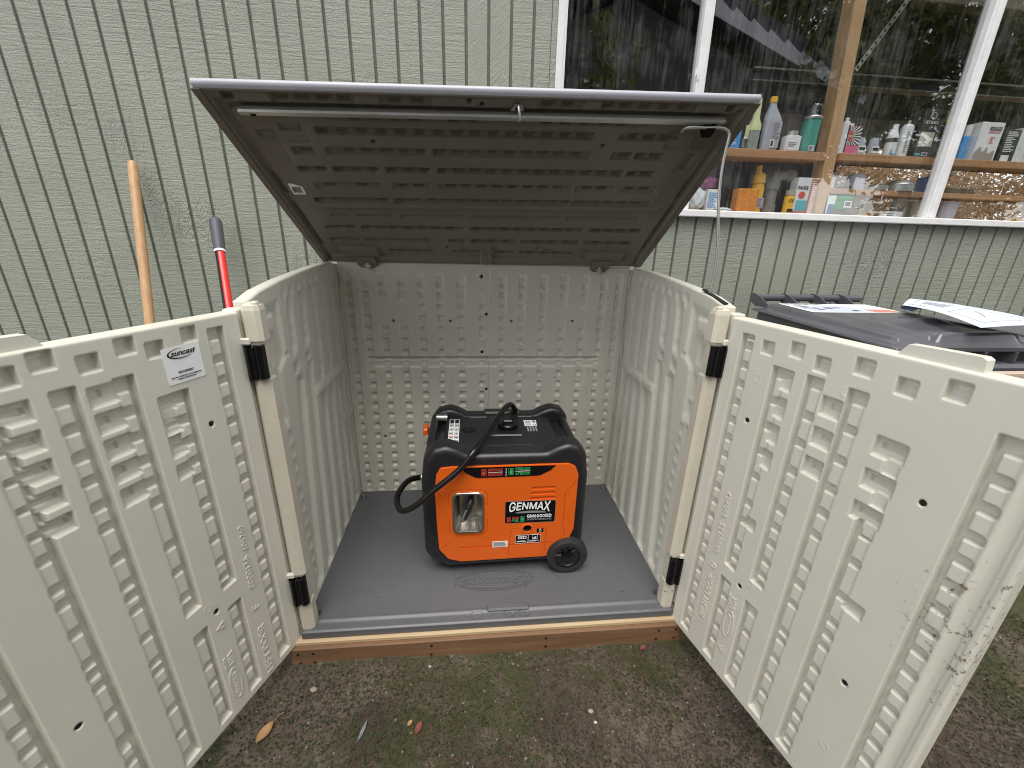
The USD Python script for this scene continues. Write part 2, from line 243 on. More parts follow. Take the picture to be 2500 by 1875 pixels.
# ------------------------------------------------------------------ moulded panels: a relief grid with a thickness
class Relief:
    def __init__(self, W, H, res, t0=0.0, s0=0.0):
        self.W, self.H, self.s0, self.t0 = W, H, s0, t0
        self.nx, self.ny = int(round(W/res))+1, int(round(H/res))+1
        self.s = s0+np.linspace(0, W, self.nx); self.t = t0+np.linspace(0, H, self.ny); self.res = res
        self.h = np.zeros((self.ny, self.nx))
    def ij(self, s, t): return (s-self.s0)/self.W*(self.nx-1), (t-self.t0)/self.H*(self.ny-1)
    def rect(self, s0, s1, t0, t1, v):
        i0, j0 = self.ij(min(s0, s1), min(t0, t1)); i1, j1 = self.ij(max(s0, s1), max(t0, t1))
        self.h[max(0, int(round(j0))):int(round(j1))+1, max(0, int(round(i0))):int(round(i1))+1] = v/1000.0
    def poly(self, pts, v):
        im = Image.new('1', (self.nx, self.ny)); ImageDraw.Draw(im).polygon([self.ij(*p) for p in pts], fill=1)
        self.h[np.asarray(im)] = v/1000.0
    def disc(self, s, t, r, v):
        S, T = np.meshgrid(self.s, self.t); self.h[(S-s)**2+(T-t)**2 < r*r] = v/1000.0
    def ring(self, s, t, r, w, v):
        S, T = np.meshgrid(self.s, self.t); d = np.abs(np.hypot(S-s, T-t)-r); self.h[d < w] += v/1000.0
    def column(self, s0, s1, t0, t1, steps, flush, base=-15, block=-2.2, slot=-15, sh=0.016, cov=0.70):
        """a sunk strip whose floor is stepped: blocks nearly flush on one side, slots between them"""
        self.rect(s0, s1, t0, t1, base); w = s1-s0
        ss = sorted(steps); edges = [t0]+ss+[t1]
        a, b = (s0, s0+cov*w) if flush < 0 else (s1-cov*w, s1)
        for k in range(len(edges)-1):
            lo = edges[k]+(sh/2 if k > 0 else sh*0.9); hi = edges[k+1]-(sh/2 if k < len(edges)-2 else sh*0.6)
            if hi-lo > 0.006: self.rect(a, b, lo, hi, block)
        for st in ss: self.rect(s0+0.12*w, s1-0.12*w, st-sh/2, st+sh/2, slot)
    def build(self, parent, name, fmap, m, thick, sigma=0.8, edge=0.005, label=None, outline=None):
        h = gaussian_filter(self.h, sigma)
        S, T = np.meshgrid(self.s, self.t)
        d = np.minimum(np.minimum(S-self.s0, self.s0+self.W-S), np.minimum(T-self.t0, self.t0+self.H-T))
        q = np.clip(1-d/edge, 0, 1); h = h-edge*(1-np.sqrt(np.clip(1-q*q, 0, 1)))
        V = fmap(S, T, h); Vb = fmap(S, T, np.full_like(h, -thick))
        ny, nx = h.shape
        if outline is not None: V = outline(V, S, T)
        dx = np.gradient(V, axis=1); dy = np.gradient(V, axis=0); N = np.cross(dx, dy)
        nrm = np.linalg.norm(N, axis=2, keepdims=True); N = N/np.maximum(nrm, 1e-12)
        out = V.mean((0, 1))-Vb.mean((0, 1)); flip = (N.mean((0, 1))@out) < 0
        if flip: N = -N
        idx = np.arange(nx*ny).reshape(ny, nx); a, b, c, e = idx[:-1, :-1].ravel(), idx[:-1, 1:].ravel(), idx[1:, 1:].ravel(), idx[1:, :-1].ravel()
        F = np.vstack([np.c_[a, b, c], np.c_[a, c, e]])
        if flip: F = F[:, ::-1]
        bi = np.r_[idx[0, :], idx[1:, -1], idx[-1, -2::-1], idx[-2:0:-1, 0]]
        P = V.reshape(-1, 3)[bi]; Q = Vb.reshape(-1, 3)[bi]; k = len(bi)
        pn = np.cross(np.roll(P, -1, 0)-np.roll(P, 1, 0), Q-P); pn /= np.maximum(np.linalg.norm(pn, axis=1, keepdims=True), 1e-12)
        ctr = V.mean((0, 1))
        if np.mean(np.sum(pn*(P-ctr), 1)) < 0: pn = -pn
        n0 = nx*ny; j = np.arange(k); jn = (j+1) % k
        F2 = np.vstack([np.c_[n0+j, n0+k+j, n0+k+jn], np.c_[n0+j, n0+k+jn, n0+jn]])
        tri = np.vstack([P, Q]); f0 = F2[0]-n0
        if np.dot(np.cross(tri[f0[1]]-tri[f0[0]], tri[f0[2]]-tri[f0[0]]), pn[0]) < 0: F2 = F2[:, ::-1]
        cor = np.array([Vb[0, 0], Vb[0, -1], Vb[-1, -1], Vb[-1, 0]]); bn = -out/np.linalg.norm(out)
        n1 = n0+2*k; F3 = np.array([[n1, n1+1, n1+2], [n1, n1+2, n1+3]])
        if np.dot(np.cross(cor[1]-cor[0], cor[2]-cor[0]), bn) < 0: F3 = F3[:, ::-1]
        VV = np.vstack([V.reshape(-1, 3), P, Q, cor]); NN = np.vstack([N.reshape(-1, 3), pn, pn, np.tile(bn, (4, 1))])
        return raw(parent, name, VV, np.vstack([F, F2, F3]), NN, m, label)
def planemap(O, S, T, N):
    O, S, T, N = (np.asarray(x, float) for x in (O, S, T, N))
    return lambda s, t, h: O+s[..., None]*S+t[..., None]*T+h[..., None]*N
Zv = np.array([0, 0, 1.0])

# ================================================================== GROUND
def ground_z(x, y):
    p = np.stack([x, y, np.zeros_like(x)], -1)
    z = -0.119+0.026*(meshkit.fbm(p*3.1, 3, 3)-0.5)+0.011*(meshkit.fbm(p*16, 4, 5)-0.5)+0.006*(meshkit.fbm(p*55, 3, 9)-0.5)
    z = z+0.013*np.exp(-((y+0.07)/0.06)**2)*((x > -0.8) & (x < 0.8))*(0.6+0.8*meshkit.fbm(p*6, 2, 12))
    return z-0.010*np.clip((x-0.2), 0, 1)
xs = np.r_[np.linspace(-30, -1.7, 22)[:-1], np.arange(-1.7, 2.6, 0.0105), np.linspace(2.6, 34, 24)]
ys = np.r_[np.linspace(-30, -1.0, 22)[:-1], np.arange(-1.0, 0.75, 0.0105), np.linspace(0.75, 34, 24)]
GX, GY = np.meshgrid(xs, ys); GZ = ground_z(GX, GY)
nx, ny = len(xs), len(ys); idx = np.arange(nx*ny).reshape(ny, nx)
GV = np.stack([GX, GY, GZ], -1); gn = np.cross(np.gradient(GV, axis=1), np.gradient(GV, axis=0)); gn /= np.linalg.norm(gn, axis=2, keepdims=True)
a, b, c, e = idx[:-1, :-1].ravel(), idx[:-1, 1:].ravel(), idx[1:, 1:].ravel(), idx[1:, :-1].ravel()
M_soil = usdkit.material(stage, L+'mossy_soil', {
    'g': ('geometry', {}), 'n1': ('noise_texture', {'scale': 5.0, 'detail': 6, 'roughness': 0.65}), 'n2': ('noise_texture', {'scale': 120, 'detail': 5, 'roughness': 0.75}), 'n3': ('noise_texture', {'scale': 2.6, 'detail': 6, 'roughness': 0.7, 'distortion': 0.4}),
    'n4': ('noise_texture', {'scale': 45, 'detail': 6, 'roughness': 0.8}), 'v': ('voronoi_texture', {'scale': 160}),
    'r1': ('rgb_ramp', {'ramp': [(0.32, (0.043, 0.033, 0.024)), (0.5, (0.080, 0.062, 0.047)), (0.68, (0.120, 0.097, 0.076))]}),
    'r2': ('rgb_ramp', {'ramp': [(0.33, (0.5, 0.5, 0.5)), (0.5, (1, 1, 1)), (0.68, (1.5, 1.45, 1.4))]}),
    'mu': ('mix_color', {'blend_type': 'multiply', 'fac': 1.0, 'use_clamp': False}), 'a3': ('math', {'math_type': 'multiply_add', 'value2': 0.5}),
    'r3': ('rgb_ramp', {'ramp': [(0.71, (0, 0, 0)), (0.84, (1, 1, 1))]}), 'bw': ('rgb_to_bw', {}), 'mx': ('mix_color', {'b': (0.040, 0.046, 0.016)}),
    'b': ('bump', {'strength': 0.7, 'distance': 0.004}), 'p': ('principled_bsdf', {'roughness': 0.9, 'specular_ior_level': 0.25})},
    [('g.position', x+'.vector') for x in ('n1', 'n2', 'n3', 'n4')]+[('n1.fac', 'r1.fac'), ('n2.fac', 'r2.fac'), ('r1.color', 'mu.a'), ('r2.color', 'mu.b'), ('n4.fac', 'a3.value1'), ('n3.fac', 'a3.value3'), ('a3.value', 'r3.fac'), ('r3.color', 'bw.color'),
     ('bw.val', 'mx.fac'), ('mu.result', 'mx.a'), ('mx.result', 'p.base_color'), ('n2.fac', 'b.height'), ('b.normal', 'p.normal')], 'p.BSDF')
g_ = raw('/World', 'ground', GV.reshape(-1, 3), np.vstack([np.c_[a, b, c], np.c_[a, c, e]]), gn.reshape(-1, 3), M_soil); setd(stage.GetPrimAtPath(g_), kind='structure', label='brown trodden soil with moss, needles and leaf litter in front of the shed')

# ================================================================== HOUSE WALL, WINDOW, ROOM BEHIND
YW, G0, GX0 = 1.28, 0.1016, -1.909
wall = thing('house_wall', 'sage green grooved board wall of the house with a white framed window', 'wall')
part(wall, 'backing', cat(bx(-4.6, 0.331, YW+0.009, YW+0.10, -0.3, 2.9), bx(0.331, 5.6, YW+0.009, YW+0.10, -0.3, 1.245)), M_groove)
def board(k, z0, z1):
    x0, x1 = GX0+k*G0+0.0066, GX0+(k+1)*G0-0.0066
    if k == 21: x1 = 0.305
    off = random.uniform(-0.0006, 0.0006)
    P = np.array([[x0, YW+0.012], [x0, YW+0.002+off], [x0+0.002, YW+off], [x1-0.002, YW+off], [x1, YW+0.002+off], [x1, YW+0.012]])
    m = trimesh.creation.extrude_polygon(Polygon(P), z1-z0, engine='earcut'); m.apply_translation([0, 0, z0])
    part(wall, 'board', m, M_wall_d if k in (18, 19, 34, 35, 36) else M_wall)
for k in range(-22, 22): board(k, -0.25, 2.85)
for k in range(22, 66): board(k, -0.25, 1.2468)
part(wall, 'corner_strip', bx(0.3065, 0.3315, YW-0.004, YW+0.03, -0.25, 2.85, 0.002), M_wall)
# window: trim, sill, mullions, panes
part(wall, 'window_sill', cat(bx(0.333, 5.4, YW-0.035, YW+0.07, 1.2475, 1.2815, 0.004)), M_trim)
def vtrim(x, w, z0=1.284, z1=2.85, y0=YW-0.012, y1=YW+0.045, lean=0.0):
    m = cat(bx(x-w/2, x+w/2, y0, y1, z0, z1, 0.003), bx(x-w*0.20, x+w*0.20, y0-0.006, y0+0.003, z0, z1, 0.002))
    v = m.vertices; v[:, 0] += lean*(v[:, 2]-1.28); return m
part(wall, 'window_jamb', vtrim(0.353, 0.042), M_trim)
part(wall, 'window_mullion', vtrim(1.056, 0.046, lean=-0.025), M_trim)
part(wall, 'window_mullion', vtrim(2.506, 0.055, lean=-0.010), M_trim)
part(wall, 'window_mullion', vtrim(3.95, 0.055), M_trim)
for x0, x1 in ((0.374, 1.033), (1.079, 2.478), (2.534, 3.922)):
    V = np.array([[x0-0.006, YW+0.02, 1.2835], [x1+0.01, YW+0.02, 1.2835], [x1+0.01, YW+0.02, 2.85], [x0-0.006, YW+0.02, 2.85]])
    part(wall, 'window_pane', (V, np.array([[0, 1, 2], [0, 2, 3]])), M_glass)
part(wall, 'peeling_paint', cat(*[toXZ(ex(Polygon([(1.032-0.02*k, 1.83+0.03*k), (1.044-0.02*k, 1.84+0.03*k), (1.042-0.02*k, 1.866+0.03*k), (1.030-0.02*k, 1.858+0.03*k)]), 0.002), YW-0.013) for k in (0, 0.7, 1.3)]), M_trim, label='curling flakes of white paint on the mullion')
room = thing('garden_room', 'dark garden room seen through the window, with brown plank back wall and rear opening', 'room')
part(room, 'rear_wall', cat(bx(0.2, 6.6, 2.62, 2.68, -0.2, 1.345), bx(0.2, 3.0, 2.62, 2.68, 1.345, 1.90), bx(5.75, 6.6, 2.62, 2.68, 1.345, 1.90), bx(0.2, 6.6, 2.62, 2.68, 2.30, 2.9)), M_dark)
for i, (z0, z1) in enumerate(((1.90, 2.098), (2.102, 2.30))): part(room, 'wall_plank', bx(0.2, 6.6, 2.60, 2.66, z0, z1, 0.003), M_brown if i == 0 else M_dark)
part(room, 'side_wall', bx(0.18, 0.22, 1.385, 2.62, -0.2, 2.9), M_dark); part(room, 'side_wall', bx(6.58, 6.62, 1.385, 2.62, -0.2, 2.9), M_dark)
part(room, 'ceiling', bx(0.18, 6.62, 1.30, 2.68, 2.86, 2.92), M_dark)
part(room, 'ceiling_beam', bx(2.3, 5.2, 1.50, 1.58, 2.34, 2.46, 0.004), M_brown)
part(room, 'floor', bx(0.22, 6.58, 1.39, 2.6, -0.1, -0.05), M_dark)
sh = thing('shelf_unit', 'rough timber shelving of studs and boards behind the window', 'shelf')
part(sh, 'shelf_board', bx(1.09, 1.868, 1.375, 1.53, 1.560, 1.600, 0.003), M_shelf)
part(sh, 'shelf_board', bx(1.951, 4.2, 1.375, 1.53, 1.565, 1.602, 0.003), M_shelf)
part(sh, 'shelf_board', bx(1.943, 4.2, 1.39, 1.53, 1.400, 1.428, 0.003), M_shelf)
part(sh, 'shelf_board', bx(1.09, 4.2, 1.375, 1.55, 1.262, 1.2835, 0.003), M_stud)
def stud(x, w, z0, z1, lean):
    m = bx(x-w/2, x+w/2, 1.385, 1.47, z0, z1, 0.004); v = m.vertices; v[:, 0] += lean*(v[:, 2]-1.6); return m
part(sh, 'stud', stud(1.908, 0.066, 1.285, 2.85, -0.07), M_stud)
st = thing('slotted_strip', 'cream perforated metal strip hanging at a slant inside the window', 'metal strip')
d = np.array([0.207, 0, 0.341]); Ls = np.linalg.norm(d); d /= Ls; nx_ = np.array([d[2], 0, -d[0]])
po = sbox(-0.013, 0, 0.013, Ls+0.15)
for k in range(11): po = po.difference(Point(0, 0.018+k*0.036).buffer(0.0075))
part(st, 'strip', place(ex(po, 0.002), [2.225, 1.75, 2.11], nx_, d, [0, -1, 0]), M_post)
fx = thing('metal_channel', 'grey metal channel running across the dark room behind the window', 'metal channel')
part(fx, 'rail', bx(1.73, 4.2, 1.98, 2.06, 2.165, 2.178, 0.003), M_zinc); part(fx, 'rail', bx(1.73, 4.2, 1.98, 2.06, 2.100, 2.110, 0.003), M_zinc)
part(fx, 'web', bx(1.73, 4.2, 2.03, 2.05, 2.111, 2.164, 0), M_cart)

# ------------------------------------------------------------------ things on the shelves
SH, LO, MID = 1.603, 1.2845, 1.429
def col(name, c, rough=0.4, metal=0.0): return plain(name, c, rough, metal)
C_blue = col('sky_blue_print', (0.06, 0.33, 0.72)); C_navy = col('navy_print', (0.03, 0.10, 0.25)); C_pale = col('pale_yellow_plastic', (0.62, 0.66, 0.34), 0.35); C_mid = col('murky_plastic', (0.27, 0.30, 0.27), 0.35)
C_sil = col('silver_plastic', (0.40, 0.42, 0.47), 0.30); C_yel = col('yellow_plastic', (0.80, 0.46, 0.03), 0.35); C_wht = col('white_plastic', (0.72, 0.73, 0.74), 0.4); C_dk = col('charcoal_print', (0.035, 0.040, 0.040), 0.4)
C_teal = col('teal_print', (0.05, 0.30, 0.24), 0.4); C_pink = col('pink_print', (0.66, 0.13, 0.28), 0.4); C_lav = col('lavender_plastic', (0.42, 0.40, 0.46), 0.5); C_grn = col('green_tub_plastic', (0.02, 0.30, 0.09), 0.35)
C_sponge = grainy('orange_sponge', (0.72, 0.27, 0.035), (0.64, 0.22, 0.03), 0.95, 60, bump=0.9, dist=0.004, bscale=180, spots=((0.30, 0.09, 0.01), 130, 0.80)); C_pvc = col('grey_pvc', (0.20, 0.20, 0.185), 0.5); C_sal = col('salmon_print', (0.55, 0.22, 0.17), 0.5); C_aqua = col('aqua_print', (0.10, 0.42, 0.50), 0.5)
C_tin = col('dull_tin', (0.52, 0.52, 0.50), 0.42, 0.8); C_amb = col('amber_glass', (0.40, 0.20, 0.03), 0.2); C_bei = col('beige_plastic', (0.36, 0.32, 0.26), 0.6); C_pur = col('purple_plastic', (0.25, 0.05, 0.16), 0.3)
C_crm = col('cream_label', (0.62, 0.62, 0.50), 0.5); C_gls = usdkit.material(stage, L+'jar_glass', {'t': ('transparent_bsdf', {'color': (0.90, 0.93, 0.90)}), 'g': ('glossy_bsdf', {'roughness': 0.05}), 'm': ('mix_closure', {'fac': 0.16})}, [('t.BSDF', 'm.closure1'), ('g.BSDF', 'm.closure2')], 'm.closure')
YS = 1.43
def lab(t, name, s, x0, z0, w, h, y, m): part(t, name, toXZ(place(fit_text(s, w, h), [x0, z0, 0], [1, 0, 0], [0, 1, 0], [0, 0, 1]), y), m)
def rect(t, name, x0, x1, z0, z1, y, m, label=None): part(t, name, bx(x0, x1, y, y+0.0012, z0, z1), m, label=label)
def lines(t, x0, x1, z0, z1, n, y, m, name='print'):
    q = random.Random(n*17+int(x0*1000)); h = (z1-z0)/n
    part(t, name, cat(*[bx(x0, x0+(x1-x0)*q.uniform(0.55, 1), y, y+0.0008, z1-(k+0.75)*h, z1-(k+0.3)*h) for k in range(n)]), m)
def barcode(t, x0, x1, z0, z1, y):
    q = random.Random(int(x0*997)); n = 11; w = (x1-x0)/n
    part(t, 'barcode', cat(*[bx(x0+k*w, x0+k*w+w*q.uniform(0.3, 0.8), y, y+0.0008, z0, z1) for k in range(n)]), M_ink)
def can(name, label, cat_, cx, r, z, h, m, capm=None, capr=0.5, caph=0.18, y=YS, shoulder=0.07, group=None):
    t = thing(name, label, cat_, group); hb = h*(1-caph)
    part(t, 'body', lathe([(0, 0), (r*0.96, 0), (r, h*0.02), (r, hb*(1-shoulder)), (r*0.85, hb*(1-shoulder*0.35)), (r*0.5, hb)], [cx, y, z], 28), m, 35)
    part(t, 'cap', lathe([(r*capr, hb*0.99), (r*capr, h*0.97), (r*capr*0.9, h), (0, h)], [cx, y, z], 20), capm or m, 35)
    return t
def carton(name, label, cx, w, z, h, m, y=YS, d=0.05, rot=0.0):
    t = thing(name, label, 'box'); part(t, 'carton', bx(cx-w/2, cx+w/2, y-d/2, y+d/2, z, z+h, 0.0015), m); return t
# upper shelf, left of the stud
t = carton('carton', 'bright blue carton standing at the left end of the upper shelf', 1.335, 0.085, SH, 0.125, C_blue)
part(t, 'lettering', place(fit_text('STAR', 0.075, 0.024), [1.352, YS-0.0262, SH+0.015], [0, 0, 1], [-1, 0, 0], [0, -1, 0]), M_white)
t = thing('glass_jar', 'small empty glass jar between blue carton and pale yellow bottle', 'jar')
part(t, 'body', lathe([(0, 0), (0.026, 0), (0.028, 0.006), (0.028, 0.045), (0.022, 0.054), (0.022, 0.06)], [1.409, YS-0.01, SH], 24), C_gls, 35)
t = thing('plastic_bottle', 'pale yellow long necked bottle with murky lower half', 'bottle')
def rsec(cx, y, w, d, z, n=28, p=3.0):
    a_ = np.linspace(0, 2*np.pi, n, endpoint=False); c_, s2 = np.cos(a_), np.sin(a_)
    return np.c_[cx+np.sign(c_)*np.abs(c_)**(2/p)*w/2, y+np.sign(s2)*np.abs(s2)**(2/p)*d/2, np.full(n, z)]
cx = 1.458
part(t, 'lower_body', ring_loft([rsec(cx, YS, 0.056, 0.05, SH), rsec(cx, YS, 0.060, 0.052, SH+0.01), rsec(cx, YS, 0.060, 0.052, SH+0.09)], True), C_mid, 40)
part(t, 'upper_body', ring_loft([rsec(cx, YS, 0.062, 0.054, SH+0.09), rsec(cx, YS, 0.062, 0.054, SH+0.115), rsec(cx, YS, 0.034, 0.03, SH+0.15), rsec(cx, YS, 0.024, 0.024, SH+0.24)], False, True), C_pale, 40)
part(t, 'cap', lathe([(0.013, 0.24), (0.013, 0.262), (0, 0.262)], [cx, YS, SH], 16), C_dk, 35)
rect(t, 'hang_tag', cx-0.052, cx-0.030, SH+0.05, SH+0.115, YS-0.01, C_pale)
t = thing('plastic_bottle', 'silver grey oil bottle with yellow cap and white back label', 'bottle'); cx = 1.556
part(t, 'body', ring_loft([rsec(cx, YS, 0.084, 0.05, SH), rsec(cx, YS, 0.090, 0.056, SH+0.012), rsec(cx, YS, 0.092, 0.056, SH+0.14), rsec(cx-0.004, YS, 0.085, 0.052, SH+0.155), rsec(cx-0.016, YS, 0.036, 0.034, SH+0.205), rsec(cx-0.018, YS, 0.03, 0.03, SH+0.225)], True), C_sil, 40)
part(t, 'cap', lathe([(0.0185, 0.224), (0.0185, 0.248), (0.016, 0.251), (0, 0.251)], [cx-0.018, YS, SH], 20), C_yel, 35)
rect(t, 'label', cx-0.012, cx+0.038, SH+0.01, SH+0.135, YS-0.0300, C_lav); lines(t, cx-0.008, cx+0.034, SH+0.05, SH+0.13, 9, YS-0.0312, M_gink); rect(t, 'code_label', cx-0.012, cx+0.010, SH+0.012, SH+0.05, YS-0.0315, M_white); barcode(t, cx-0.008, cx+0.005, SH+0.018, SH+0.044, YS-0.0326)
t = thing('paint_tin', 'small square white tin with screw lid beside the oil bottle', 'tin'); cx = 1.685
part(t, 'body', ring_loft([rsec(cx, YS, 0.086, 0.05, SH, p=6), rsec(cx, YS, 0.088, 0.052, SH+0.003, p=6), rsec(cx, YS, 0.088, 0.052, SH+0.074, p=6), rsec(cx, YS, 0.05, 0.045, SH+0.080)], True, True), C_wht, 35)
part(t, 'lid', lathe([(0.024, 0.079), (0.027, 0.081), (0.027, 0.098), (0, 0.099)], [cx, YS, SH], 24), C_tin, 35); rect(t, 'label', cx-0.036, cx+0.036, SH+0.006, SH+0.068, YS-0.0275, M_white); lines(t, cx-0.03, cx+0.03, SH+0.02, SH+0.045, 3, YS-0.0288, M_gink)
t = thing('canister', 'tall teal canister with a clear dome lid next to the stud', 'canister'); cx = 1.783
part(t, 'body', lathe([(0, 0), (0.040, 0), (0.042, 0.004), (0.042, 0.158), (0.044, 0.162)], [cx, YS, SH], 28), C_teal, 35)
part(t, 'rim', lathe([(0.045, 0.158), (0.047, 0.166), (0.044, 0.172), (0.040, 0.170)], [cx, YS, SH], 28), C_tin, 35)
part(t, 'dome_lid', lathe([(0.042, 0.170), (0.042, 0.215), (0.036, 0.226), (0, 0.228)], [cx, YS, SH], 28), C_gls, 35); rect(t, 'code_label', cx-0.02, cx+0.012, SH+0.004, SH+0.03, YS-0.0435, M_white); lines(t, cx-0.018, cx+0.01, SH+0.007, SH+0.027, 4, YS-0.0448, M_gink)
# upper shelf, right of the stud
t = can('spray_can', 'slim white aerosol can with dark stripe just right of the stud', 'spray can', 1.985, 0.022, SH, 0.178, C_wht, C_wht, 0.42, 0.10); rect(t, 'stripe', 1.988, 1.996, SH+0.01, SH+0.14, YS-0.0235, M_ink)
t = thing('sunburst_can', 'pink tin with black and white sunburst rays on its label', 'can'); cx, z = 2.035, SH
part(t, 'body', bx(cx-0.040, cx+0.040, YS-0.02, YS+0.02, z, z+0.137, 0.004), C_pink); part(t, 'cap', lathe([(0.015, 0.137), (0.015, 0.15), (0, 0.152)], [cx-0.02, YS, z], 16), C_wht, 35)
face = sbox(cx-0.036, z+0.045, cx+0.036, z+0.134); rays = []
for k in range(15):
    a_ = math.radians(-95+k*14.5); p0 = (cx-0.03, z+0.085); rays.append(Polygon([p0, (p0[0]+0.2*math.cos(a_), p0[1]+0.2*math.sin(a_)), (p0[0]+0.2*math.cos(a_+0.126), p0[1]+0.2*math.sin(a_+0.126))]))
part(t, 'label', toXZ(ex(face, 0.001), YS-0.0202), M_white); part(t, 'rays', toXZ(ex(unary_union(rays).intersection(face), 0.0006), YS-0.0213), M_ink); part(t, 'badge', toXZ(ex(affinity.scale(Point(cx-0.026, z+0.088).buffer(0.02), 0.7, 1.3).intersection(face), 0.0006), YS-0.022), M_red); lab(t, 'lettering', 'GLASS', cx-0.038, z+0.084, 0.024, 0.008, YS-0.0228, M_white)
for i, cx in enumerate((2.099, 2.181)):
    t = thing('small_bottle', ('left' if i == 0 else 'right')+' one of two small silver bottles with dark caps on the upper shelf', 'bottle', 'small silver bottles')
    part(t, 'body', ring_loft([rsec(cx, YS, 0.048, 0.034, SH), rsec(cx, YS, 0.056, 0.038, SH+0.006), rsec(cx, YS, 0.056, 0.038, SH+0.050), rsec(cx, YS, 0.048, 0.034, SH+0.056), rsec(cx-0.002, YS, 0.046, 0.032, SH+0.078), rsec(cx-0.004, YS, 0.026, 0.026, SH+0.092)], True), C_sil, 40)
    part(t, 'cap', lathe([(0.0165, 0.090), (0.0165, 0.108), (0, 0.109)], [cx-0.004, YS, SH], 18), C_dk, 35); rect(t, 'label', cx-0.020, cx+0.022, SH+0.012, SH+0.045, YS-0.0205, M_white); rect(t, 'band', cx-0.016, cx+0.019, SH+0.025, SH+0.038, YS-0.0217, M_ink)
t = thing('plastic_bottle', 'white spray bottle with black band and blue swoosh', 'bottle'); cx = 2.285
part(t, 'body', lathe([(0, 0), (0.027, 0), (0.029, 0.004), (0.029, 0.088), (0.027, 0.10), (0.014, 0.135), (0.0135, 0.16), (0, 0.162)], [cx, YS, SH], 26), C_wht, 35)
part(t, 'band', lathe([(0.0293, 0.070), (0.0296, 0.071), (0.0296, 0.090), (0.0293, 0.091)], [cx, YS, SH], 26), C_dk, 35); part(t, 'swoosh', toXZ(ex(affinity.scale(Point(cx, SH+0.022).buffer(0.016), 1.25, 1).difference(affinity.scale(Point(cx+0.004, SH+0.026).buffer(0.014), 1.25, 1)), 0.001), YS-0.0292), C_blue)
t = can('spray_can', 'silver white aerosol can with printed text and dark seam', 'spray can', 2.36, 0.029, SH, 0.182, C_wht, C_tin, 0.28, 0.10, shoulder=0.12); lines(t, 2.343, 2.360, SH+0.02, SH+0.125, 10, YS-0.0292, M_gink); rect(t, 'stripe', 2.366, 2.371, SH+0.01, SH+0.13, YS-0.0296, M_gink)
t = carton('carton', 'tall black carton with cream panel and JET BLACK lettering', 2.462, 0.094, SH, 0.236, C_dk, d=0.06); y = YS-0.0312
lab(t, 'lettering', 'JET BLACK', 2.424, SH+0.165, 0.078, 0.014, y-0.001, M_white); part(t, 'emblem', toXZ(ex(Point(2.465, SH+0.203).buffer(0.017).difference(Point(2.465, SH+0.203).buffer(0.0145)), 0.001), y), M_white); rect(t, 'panel', 2.420, 2.503, SH+0.055, SH+0.125, y, C_crm); rect(t, 'teal_patch', 2.418, 2.452, SH+0.010, SH+0.022, y, C_aqua); rect(t, 'code_label', 2.460, 2.496, SH+0.008, SH+0.026, y, M_white); barcode(t, 2.464, 2.492, SH+0.012, SH+0.022, y-0.001)
carton('carton', 'narrow black carton behind the tall black one', 2.542, 0.046, SH, 0.20, C_dk, y=YS+0.02)
t = can('spray_can', 'black aerosol can with silver collar and yellow ring beside the mullion', 'spray can', 2.618, 0.035, SH, 0.262, C_dk, C_dk, 0.80, 0.13, shoulder=0.08)
part(t, 'collar', lathe([(0.0352, 0.198), (0.036, 0.200), (0.034, 0.218), (0.030, 0.224)], [2.618, YS, SH], 26), C_tin, 35); part(t, 'ring', lathe([(0.0354, 0.188), (0.0362, 0.189), (0.0362, 0.196), (0.0354, 0.197)], [2.618, YS, SH], 26), C_yel, 35); rect(t, 'label', 2.603, 2.638, SH+0.02, SH+0.17, YS-0.0355, C_bei); lines(t, 2.606, 2.634, SH+0.03, SH+0.165, 11, YS-0.0366, M_gink)
can('spray_can', 'blue and white slim can half hidden by the white mullion', 'spray can', 2.735, 0.022, SH, 0.178, C_blue, C_wht, 0.75, 0.30)
t = carton('carton', 'white carton with grey city skyline print and RIDGID lettering', 2.845, 0.142, SH, 0.190, M_white, d=0.07); y = YS-0.0362
lab(t, 'lettering', 'RIDGID', 2.828, SH+0.148, 0.076, 0.020, y-0.001, M_ink); rect(t, 'underline', 2.826, 2.902, SH+0.138, SH+0.1415, y, M_red); lines(t, 2.850, 2.880, SH+0.085, SH+0.12, 4, y, M_red)
sk = Polygon([(2.776, SH+0.002)]+[(2.776+k*0.0075, SH+0.03+0.04*random.random()) for k in range(18)]+[(2.905, SH+0.002)]); part(t, 'skyline', toXZ(ex(sk, 0.0008), y), C_bei)
t = carton('carton', 'black carton covered in small white text', 3.00, 0.096, SH, 0.163, C_dk); lines(t, 2.965, 3.035, SH+0.05, SH+0.155, 12, YS-0.0262, M_white); rect(t, 'code_label', 2.968, 3.02, SH+0.004, SH+0.035, YS-0.0262, M_white)
carton('carton', 'plain white carton at the right end of the upper shelf', 3.082, 0.062, SH, 0.175, C_wht); can('spray_can', 'broad white tin at the right edge of the picture', 'tin', 3.17, 0.045, SH, 0.17, C_wht, C_wht, 0.9, 0.08)
